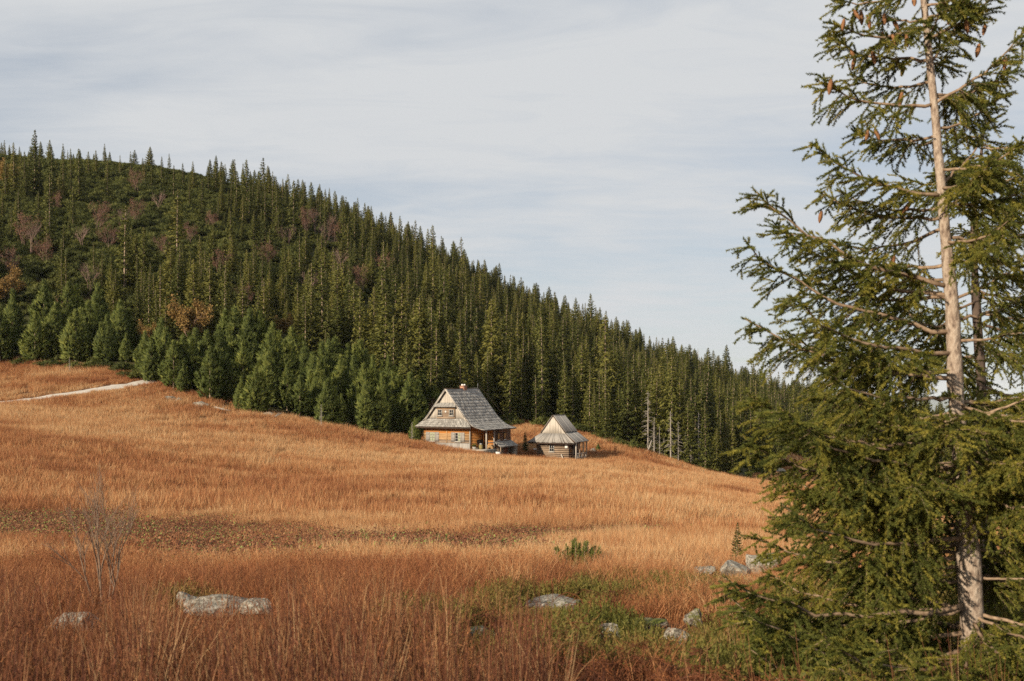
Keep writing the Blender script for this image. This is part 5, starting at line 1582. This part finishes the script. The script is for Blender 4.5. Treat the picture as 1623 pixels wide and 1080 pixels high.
# ------------------------------------------------------------------ meadow plants
def tuft(n, h0, h1, spread, bw, seed, lean=0.3, seg=3, head=0.0, mat='grass', vlo=0.0, vhi=1.0, flop=0.0):
    r = np.random.RandomState(seed); mb = MB(); V, T, A = [], [], []
    for k in range(n):
        an = r.rand() * 6.28; rr = spread * math.sqrt(r.rand()); b = np.array([rr * math.cos(an), rr * math.sin(an), -0.03]); h = h0 + (h1 - h0) * r.rand()
        d = np.array([math.cos(an), math.sin(an), 0]) * lean * (0.3 + r.rand()) + np.array([r.randn() * 0.1, r.randn() * 0.1, 0])
        wv = np.array([-math.sin(an * 3 + k), math.cos(an * 3 + k), 0]) * bw * (0.6 + 0.8 * r.rand()); v = vlo + (vhi - vlo) * r.rand()
        j = len(V)
        for i in range(seg):
            t = i / seg; p = b + np.array([0, 0, h * t]) + d * h * t * t - np.array([0, 0, flop * h * t ** 3]); V += [p - wv * (1 - 0.5 * t), p + wv * (1 - 0.5 * t)]
        tip = b + np.array([0, 0, h]) + d * h - np.array([0, 0, flop * h]); V.append(tip)
        for i in range(seg - 1): a = j + 2 * i; T += [[a, a + 1, a + 3], [a, a + 3, a + 2]]; A += [v, v]
        a = j + 2 * (seg - 1); T.append([a, a + 1, a + 2]); A.append(v)
        if head and r.rand() < head:
            for q in range(6):
                p = tip - np.array([0, 0, 0.02 * q]) - d * 0.02 * q; dd = norm(r.randn(3) * 0.6 + [0, 0, 1]) * (0.025 + 0.02 * r.rand()); s = norm(np.cross(dd, r.randn(3))) * 0.003
                j2 = len(V); V += [p - s, p + s, p + dd]; T.append([j2, j2 + 1, j2 + 2]); A.append(min(1.0, v * 0.6 + 0.4))
    mb.add(V, T, A)
    return mb.mesh('tuft', M[mat])


def stems_mesh(n, h0, h1, spread, seed, leafy=1.0):
    r = np.random.RandomState(seed); mb = MB()
    for k in range(n):
        an = r.rand() * 6.28; rr = spread * math.sqrt(r.rand()); b = np.array([rr * math.cos(an), rr * math.sin(an), -0.04]); h = h0 + (h1 - h0) * r.rand()
        d = np.array([r.randn() * 0.12, r.randn() * 0.12, 1.0]); c = r.randn(3) * 0.04; v = r.rand()
        P = [b + d * h * t + c * h * t * t for t in (0, .35, .7, 1)]
        mb.tube(P, [0.0042, 0.0036, 0.0027, 0.0012], 3, v, cap=False)
        m = int((7 + 9 * r.rand()) * leafy)
        for i in range(m):     # curled dry leaves on the stem
            t = 0.15 + 0.83 * r.rand(); p = b + d * h * t + c * h * t * t; a2 = r.rand() * 6.28; dd = norm([math.cos(a2) * .6, math.sin(a2) * .6, -0.9 + 1.9 * r.rand()]); ln = 0.015 + 0.03 * r.rand(); s = norm(np.cross(dd, r.randn(3))) * 0.0035
            mid = p + dd * ln * 0.5 + [0, 0, -0.008]
            mb.add([p, mid - s, mid + s, p + dd * ln + [0, 0, -0.02]], [[0, 1, 2], [1, 3, 2]], min(1, 0.62 + 0.38 * r.rand()))
    return mb.mesh('stems', M['stem'])


def fern_mesh(seed, n=9, size=0.55):
    r = np.random.RandomState(seed); mb = MB(); V, T, A = [], [], []
    for k in range(n):
        an = r.rand() * 6.28; L = size * (0.6 + 0.6 * r.rand()); d = np.array([math.cos(an), math.sin(an), 0]); side = np.array([-math.sin(an), math.cos(an), 0]); up = 0.35 + 0.65 * r.rand(); v0 = r.rand() * 0.6
        f = lambda t: d * L * t * 0.8 + np.array([0, 0, L * (up * t * 1.5 - (0.55 + up * 0.85) * t * t)]) + side * 0.06 * math.sin(t * 4 + k)
        pts = [f(t) for t in np.linspace(0, 1, 6)]
        mb.tube(pts, [0.005, 0.0045, 0.004, 0.003, 0.0025, 0.001], 3, 0.55 + 0.45 * r.rand(), cap=False)
        for i in range(24):
            t = 0.2 + 0.8 * i / 24; p = f(t); ln = 0.15 * L / 0.55 * (1.05 - t) * (0.7 + 0.5 * r.rand()) + 0.015
            for s in (-1, 1):
                dd = norm(side * s + d * 0.5 + np.array([0, 0, -0.5 - 0.6 * r.rand()]) + r.randn(3) * 0.3); w = norm(np.cross(dd, r.randn(3))) * (0.0022 + 0.002 * r.rand())
                j = len(V); V += [p, p + dd * ln * 0.5 + w, p + dd * ln, p + dd * ln * 0.5 - w]; T += [[j, j + 1, j + 2], [j, j + 2, j + 3]]; v = v0 + 0.4 * r.rand(); A += [v, v]
    mb.add(V, T, A)
    return mb.mesh('fern', M['fern'])


def heather_mesh(seed, n=70, h=0.23, spread=0.2):
    r = np.random.RandomState(seed); mb = MB(); V, T, A = [], [], []
    for k in range(n):
        an = r.rand() * 6.28; rr = spread * math.sqrt(r.rand()); b = np.array([rr * math.cos(an), rr * math.sin(an), 0]); hh = h * (0.55 + 0.55 * r.rand()) * (1 - 0.4 * (rr / spread) ** 2)
        d = norm([math.cos(an) * rr * 1.6 + r.randn() * 0.12, math.sin(an) * rr * 1.6 + r.randn() * 0.12, 1]); v0 = r.rand() * 0.6
        s = norm(np.cross(d, r.randn(3))) * 0.0018; j = len(V); V += [b - s, b + s, b + d * hh]; T.append([j, j + 1, j + 2]); A.append(1.0)
        for i in range(13):
            t = 0.3 + 0.7 * i / 13; p = b + d * hh * t; dd = norm(d * 0.9 + norm(r.randn(3)) * 0.8); ln = 0.016 + 0.018 * r.rand(); w = norm(np.cross(dd, r.randn(3))) * (0.0035 + 0.003 * r.rand())
            j = len(V); V += [p - w, p + w, p + dd * ln]; T.append([j, j + 1, j + 2]); A.append(v0 + 0.4 * r.rand())
    mb.add(V, T, A)
    return mb.mesh('heather', M['heather'])


def litter_mesh(seed, n=170, spread=0.4, green=0.035):
    r = np.random.RandomState(seed); mb = MB(); V, T, A = [], [], []
    for k in range(n):
        p = np.array([r.randn() * spread * 0.6, r.randn() * spread * 0.6, 0.02 + 0.12 * r.rand()]); an = r.rand() * 6.28; L = 0.022 + 0.03 * r.rand()
        d = norm([math.cos(an), math.sin(an), r.randn() * 0.5]) * L; s = norm(np.cross(d, [r.randn() * 0.6, r.randn() * 0.6, 1])) * L * 0.33
        g = r.rand() < green; v = 0.95 + 0.05 * r.rand() if g else 0.9 * r.rand() ** 1.2
        if g: p[2] += 0.06
        j = len(V); V += [p, p + d * 0.5 + s - [0, 0, 0.01], p + d, p + d * 0.5 - s - [0, 0, 0.01]]; T += [[j, j + 1, j + 2], [j, j + 2, j + 3]]; A += [v, v]
    mb.add(V, T, A)
    return mb.mesh('leaf_litter', M['litter'])


ELL = [  # kind, centre px, py, half width, half height (photo pixels of the ground point)
    ('heather', 955, 1018, 85, 42, 0.12), ('heather', 1190, 1050, 120, 62, 0.15), ('heather', 990, 935, 120, 22, 0.62), ('heather', 840, 958, 100, 24, 0.45), ('heather', 690, 985, 120, 20, 0.7), ('heather', 1120, 1010, 90, 30, 0.2), ('heather', 780, 1024, 70, 22, 0.25),
    ('heather', 1330, 1020, 160, 90, 0.25), ('heather', 930, 975, 40, 14, 0.4), ('heather', 1100, 925, 70, 14, 0.6), ('heather', 300, 962, 60, 20, 0.75), ('heather', 1500, 1000, 200, 90, 0.4),
    ('fern', 1010, 1088, 140, 40, 0), ('fern', 838, 1004, 58, 34, 0), ('fern', 1158, 988, 50, 26, 0), ('fern', 985, 950, 50, 14, 0), ('fern', 1190, 1100, 90, 24, 0), ('fern', 530, 1010, 60, 22, 0), ('fern', 1290, 1090, 90, 24, 0),
    ('straw', 1105, 962, 65, 32, 0), ('straw', 780, 908, 90, 18, 0), ('straw', 560, 950, 80, 16, 0),
]


def inell(px, py, kind):
    m = np.full(len(px), -1.0); tt = np.zeros(len(px))
    for k, cx, cy, a, b, t in ELL:
        if k != kind: continue
        q = 1 - (((px - cx) / a) ** 2 + ((py - cy - 22) / (b * 1.3)) ** 2)
        tt = np.where(q > m, t, tt); m = np.maximum(m, q)
    return m, tt


def meadow():
    zones = [(2.7, 8.0, 95, 0), (8.0, 18.0, 42, 0), (18, 42, 15, 1), (42, 175, 5.2, 2), (175, 260, 0.8, 2)]
    gx, gy, gl = [], [], []
    for d0, d1, den, lod in zones:
        half = 0.62
        area = half * (d1 * d1 - d0 * d0); n = int(area * den)
        y = np.sqrt(rng.rand(n) * (d1 * d1 - d0 * d0) + d0 * d0); x = (rng.rand(n) * 2 - 1) * half * y
        gx.append(x); gy.append(y); gl.append(np.full(n, lod))
    x, y, lod = np.concatenate(gx), np.concatenate(gy), np.concatenate(gl)
    z = H(x, y); px, py = PW / 2 + x / y * F, HZ - z / y * F
    e = edge_d(px)
    ok = (y < e + 3) | ((px > 1195) & (y < e + 2))
    ok &= path_dist(x, y) > 1.25
    # keep the insides of the houses clear
    for bx_, by_, u0, u1, v0, v1 in ((-6.86, 119.45, -2.9, 5.0, -0.1, 6.0), (4.5, 124.0, -2.1, 2.9, -0.1, 2.6)):
        c, s = math.cos(HA), math.sin(HA); dx, dy = x - bx_, y - by_; u = dx * c - dy * s; v = dx * s + dy * c
        ok &= ~((u > u0) & (u < u1) & (v > v0) & (v < v1))
    for (rpx, rpy, rd, a, b, c_z, _, _) in ROCKS:
        ok &= ~((np.abs(x - (rpx - PW / 2) / F * rd) < a * 0.95) & (np.abs(y - rd) < b * 0.95) & (y < 40))
    # trough of dead leaves across the meadow
    bc = np.interp(px, [-200, 0, 250, 450, 600, 800, 950, 1100, 1200], [835, 840, 862, 876, 874, 868, 858, 838, 832]) + (fbm(x / 6, y / 6, 61, 3) - 0.5) * 40
    bh = np.interp(px, [-200, 0, 250, 600, 800, 1000, 1150, 1250], [42, 34, 24, 15, 13, 11, 9, 5])
    trough = sstep(1.5, 0.3, np.abs(py - bc) / bh + (fbm(x / 1.7, y / 1.7, 62, 3) - 0.5) * 2.4) * sstep(1300, 1150, px)
    # green short-grass patches in the middle distance
    x, y, z, px, py, lod, ok, tr = x, y, z, px, py, lod, ok, trough
    hm, ht = inell(px, py, 'heather'); fm, _ = inell(px, py, 'fern'); sm_, _ = inell(px, py, 'straw')
    nz = fbm(x / 0.9, y / 0.9, 15, 3)
    near = y < 30
    hm = np.where(near, hm + (nz - 0.5) * 1.5, -1); fm = np.where(near, fm + (nz - 0.5) * 1.2, -1); sm_ = np.where(near, sm_ + (nz - 0.5) * 1.0, -1)
    rnd = rng.rand(len(x))
    low = np.ones(len(x))
    for (rpx, rpy, rd, a, b, c_z, _, _) in ROCKS + [(912, 895, 19.6, 0.36, 0.3, 0.3, '', '')]:
        if rd < 40: low *= 1 - 0.72 * sstep(a * 1.9, a * 0.9, np.abs(x / y * rd - (rpx - PW / 2) / F * rd)) * sstep(rd - 2.3, rd - 1.2, y) * (y < rd + 0.3)
    k_h = ok & (low > 0.5) & (hm > 0.05) & (hm >= fm) & (rnd < 0.62)
    k_f = ok & (fm > 0.05) & (fm > hm) & ~k_h & (rnd < 0.45)
    k_l = ok & (tr > 0.25) & ~k_h & ~k_f & (rnd < 0.3 + 0.6 * tr)
    gk = ok & ~k_h & ~k_f & (rng.rand(len(x)) > tr * 0.45)
    gk &= ~((hm > 0.05) & (rnd < 0.9)) | (rng.rand(len(x)) < 0.3)
    gk &= (fbm(x / 5, y / 5, 45, 3) > 0.4) | (rng.rand(len(x)) < 0.5)
    # tint 0 straw .. 1 dark rust
    n1 = fbm(x / 11 + 3, y / 6, 21, 4); n2 = fbm(x / 2.2, y / 1.6, 22, 3); n3 = fbm(x / 19 + 9, y / 11 + 4, 23, 3)
    t = 0.48 + (n1 - 0.5) * 1.7 + (n2 - 0.5) * 1.15 + (n3 - 0.5) * 1.1
    t += np.interp(px, [0, 500, 900, 1200], [0.1, 0.04, -0.1, -0.14])
    t += np.interp(py, [600, 640, 690, 720, 780, 840, 900, 960, 1080], [0.0, -0.12, -0.06, -0.08, -0.02, -0.04, -0.02, 0.36, 0.85]) * np.where(px < 950, 1, 0.35)
    streak = sstep(16, 4, np.abs(py - np.interp(px, [350, 500, 700, 900, 1100], [712, 722, 738, 742, 765]))) * sstep(330, 450, px)
    t -= 0.34 * streak * (0.5 + n2)
    t -= 0.6 * sstep(-0.1, 0.4, sm_)
    pd = path_dist(x, y); t -= 0.25 * sstep(5, 2, pd)
    t += 0.42 * tr + (n2 - 0.5) * 1.1 * sstep(42, 22, y) + (fbm(x / 0.7, y / 0.7, 27, 2) - 0.5) * 0.7 * sstep(30, 14, y)
    t = np.clip(t, 0, 1)
    hgt = 0.45 + 0.75 * fbm(x / 6, y / 5, 41, 3) + 0.45 * fbm(x / 1.6, y / 1.6, 43, 2) + 0.25 * (rng.rand(len(x)) - 0.5)
    hgt *= np.where((y > 105) & (px > 640) & (px < 960), 0.72, 1.0) * np.where(pd < 4, 0.55, 1.0) * (1 - 0.5 * tr) * np.where(sm_ > 0.1, 1.1, 1)
    hgt *= np.interp(y, [3, 7, 14, 26, 40], [0.62, 0.62, 0.72, 0.9, 1.0]) * np.where(px > 700, np.interp(y, [8, 30], [0.8, 1.0]), 1)
    hgt *= low
    gk &= (y > 14) | (rng.rand(len(x)) < np.interp(y, [4, 9, 14], [0.22, 0.4, 0.9]))
    near_l = [tuft(44, .24, .58, .13, .0027, 500 + i, .38, 3, .25) for i in range(5)]
    mid_l = [tuft(60, .26, .58, .26, .0042, 510 + i, .4, 3, 0) for i in range(4)]
    far_l = [tuft(46, .28, .66, .5, .0125, 520 + i, .4, 2, 0) for i in range(4)]
    meshes = near_l + mid_l + far_l
    lo = np.array([0, 5, 9]); cnt = np.array([5, 4, 4])
    idx = lo[lod] + (rng.rand(len(x)) * cnt[lod]).astype(int)
    wind = R_(7)

    cap = np.full(len(x), 9.0)
    for (rpx, rpy, rd, a, b, c_z, _, _) in ROCKS + [(912, 895, 19.6, 0.36, 0.3, 0.3, '', '')]:
        if rd > 40: continue
        hid = (np.abs(px - rpx) < a * 1.1 / rd * F) & (y < rd - b * 0.5) & (rng.rand(len(x)) < 0.78)
        cap = np.where(hid, np.minimum(cap, (HZ - (rpy + 0.2 * c_z / rd * F)) / F * y - z), cap)
    cap = np.clip(cap, 0.04, 9)

    def put(name, k, idxs, sc_, tt, ms, label, zz=0.0, tilt=0.1, hh=0.55):
        sc_ = np.array(sc_); sc_[:, 2] = np.minimum(sc_[:, 2], cap[k] / hh)
        m = int(k.sum())
        rot = np.stack([rng.randn(m) * tilt, rng.randn(m) * tilt + wind, rng.rand(m) * 6.28], 1)
        scatter(name, np.stack([x[k], y[k], z[k] + zz], 1), rot, sc_, idxs, tt, ms, label)
    k = gk; s = hgt[k]
    put('meadow_grass', k, idx[k], np.stack([0.75 + 0.5 * s * 0.6, 0.75 + 0.5 * s * 0.6, s], 1), t[k], meshes, 'dry straw and rust coloured grass of the meadow')
    m = int(k_h.sum()); s = 0.75 + 0.6 * rng.rand(m); big = np.where(y[k_h] > 14, 1.25, 1.0)
    put('heather_shrubs', k_h, rng.randint(0, 4, m), np.stack([s * big, s * big, s], 1), np.clip(ht[k_h] + 0.1 + (nz[k_h] - 0.5) * 1.4 + rng.randn(m) * 0.16, 0, 1), [heather_mesh(530 + i) for i in range(4)], 'low green bilberry and heather shoots between the rocks', hh=0.24)
    m = int(k_f.sum()); s = 0.6 + 0.5 * rng.rand(m)
    put('bracken', k_f, rng.randint(0, 4, m), np.stack([s, s, s * 0.85], 1), rng.rand(m), [fern_mesh(540 + i) for i in range(4)], 'withered rust brown bracken in the foreground', hh=0.4)
    m = int(k_l.sum()); s = 1.0 + 0.8 * rng.rand(m)
    put('fallen_leaves', k_l, rng.randint(0, 4, m), np.stack([s, s, s], 1), rng.rand(m), [litter_mesh(550 + i) for i in range(4)], 'brown withered dock leaves with green ones in the dip of the meadow')
    # tall dry stems in the foreground
    kt = ok & (low > 0.6) & (y < 15) & ~k_h & (rng.rand(len(x)) < np.where(px < 880, np.interp(y, [3, 7, 9, 12], [0.42, 0.42, 0.25, 0.12]), 0.03) * sstep(900, 960, py) * np.where(fm > 0.05, 0.25, 1))
    m = int(kt.sum()); s = 0.7 + 0.45 * rng.rand(m); s *= np.interp(y[kt], [2.5, 5, 8, 15], [0.6, 0.68, 0.6, 0.5])
    put('tall_stems', kt, rng.randint(0, 5, m), np.stack([s, s, s], 1), np.clip(0.68 + 0.42 * rng.randn(m), 0, 1), [stems_mesh(11, .45, .95, .17, 560 + i, 0.9 if i < 2 else .25) for i in range(5)], 'tall brown withered stems along the bottom of the picture', tilt=0.09, hh=0.9)
    # long pale stalks leaning every way at the very front
    ks = ok & (y < 7.5) & (rng.rand(len(x)) < np.where(px < 900, 0.07, 0.012))
    m = int(ks.sum()); s = 0.8 + 0.4 * rng.rand(m); s *= np.interp(y[ks], [2.5, 5, 9], [0.6, 0.72, 0.75])
    put('straw_stalks', ks, rng.randint(0, 3, m), np.stack([s, s, s], 1), np.zeros(m), [tuft(6, .4, .95, .08, .0015, 570 + i, .3, 4, 0, 'stem', 0, .35) for i in range(3)], 'long pale straw stalks leaning at the front', tilt=0.18, hh=0.9)


meadow()


# ------------------------------------------------------------------ single foreground plants
def sapling():
    a, b = make_bare(1.6, 601, 0.5, 0.34, 'sapling', 'orange_leaf', 5, 0.03, 0.0068)
    P = ground_at(165, 11.2)
    o = thing('bare_sapling', 'bare many stemmed sapling with thin grey twigs at the left of the foreground', 'sapling', P)
    link('branches', a, o)
    if b: link('leaves', b, o)
    a, b = make_bare(0.6, 605, 0, 0.45, 'sapling', stems=3, thick=0.006)
    for px, lab in ((1112, 'tiny dry birch twig standing beside the grey rock'), (1140, 'smaller dry twig between the two grey rocks')):
        t = thing('dry_twig', lab, 'twig', ground_at(px, 19.5), px); link('branches', a, t); t.scale = (0.9,) * 3 if px < 1130 else (0.7,) * 3


sapling()


def pine_bush():
    P = ground_at(912, 19.5)
    o = thing('pine_bush', 'small bright green pine bush alone in the meadow above the flat boulder', 'pine bush', P)
    r = np.random.RandomState(8); br, nd = MB(), MB(); V, T, A = [], [], []
    for k in range(46):
        an = r.rand() * 6.28; rr = 0.33 * math.sqrt(r.rand()); b = np.array([rr * math.cos(an) * 1.1, rr * math.sin(an), 0]); h = (0.5 - 0.4 * rr) * (0.75 + 0.5 * r.rand())
        tip = b * 1.25 + np.array([0, 0, h]); br.tube([b * 0.6, (b * 1.1 + tip) / 2, tip], [.008, .006, .003], 4)
        for i in range(150):
            t = 0.2 + 0.75 * r.rand(); p = b * 0.6 + (tip - b * 0.6) * t; d = norm(norm(tip - b) * 0.8 + norm(r.randn(3)) * 0.8); w = norm(np.cross(d, r.randn(3))) * 0.0055
            j = len(V); V += [p - w, p + w, p + d * (0.05 + 0.03 * r.rand())]; T.append([j, j + 1, j + 2]); A.append(0.45 + 0.55 * r.rand())
    nd.add(V, T, A)
    br.build('branches', M['twig'], o); nd.build('needles', M['pine'], o)


pine_bush()


# alike trees sharing a description: tell them apart by their order from the left where they are few
def split_labels():
    by = {}
    for o in sc.objects:
        if o.parent is None and 'label' in o and o.name.startswith(('spruce_tree', 'pine_tree', 'bare_tree', 'dead_tree', 'rowan_tree')): by.setdefault(o['label'], []).append(o)
    num = {2: ('left of two', 'right of two'), 3: ('left of three', 'middle of three', 'right of three'),
           4: ('leftmost of four', 'second of four', 'third of four', 'rightmost of four')}
    od = ['first', 'second', 'third', 'fourth', 'fifth', 'sixth', 'seventh', 'eighth', 'ninth', 'tenth', 'eleventh', 'twelfth']
    cw = ['', 'one', 'two', 'three', 'four', 'five', 'six', 'seven', 'eight', 'nine', 'ten', 'eleven', 'twelve']
    for n in range(5, 13): num[n] = tuple('%s of %s' % (od[k], cw[n]) for k in range(n))
    for lab, os_ in by.items():
        if len(os_) in num and len(lab.split()) <= 13:
            os_.sort(key=lambda o: o.location[0] / o.location[1])
            for o, q in zip(os_, num[len(os_)]): o['label'] = '%s, %s' % (lab, q)


split_labels()
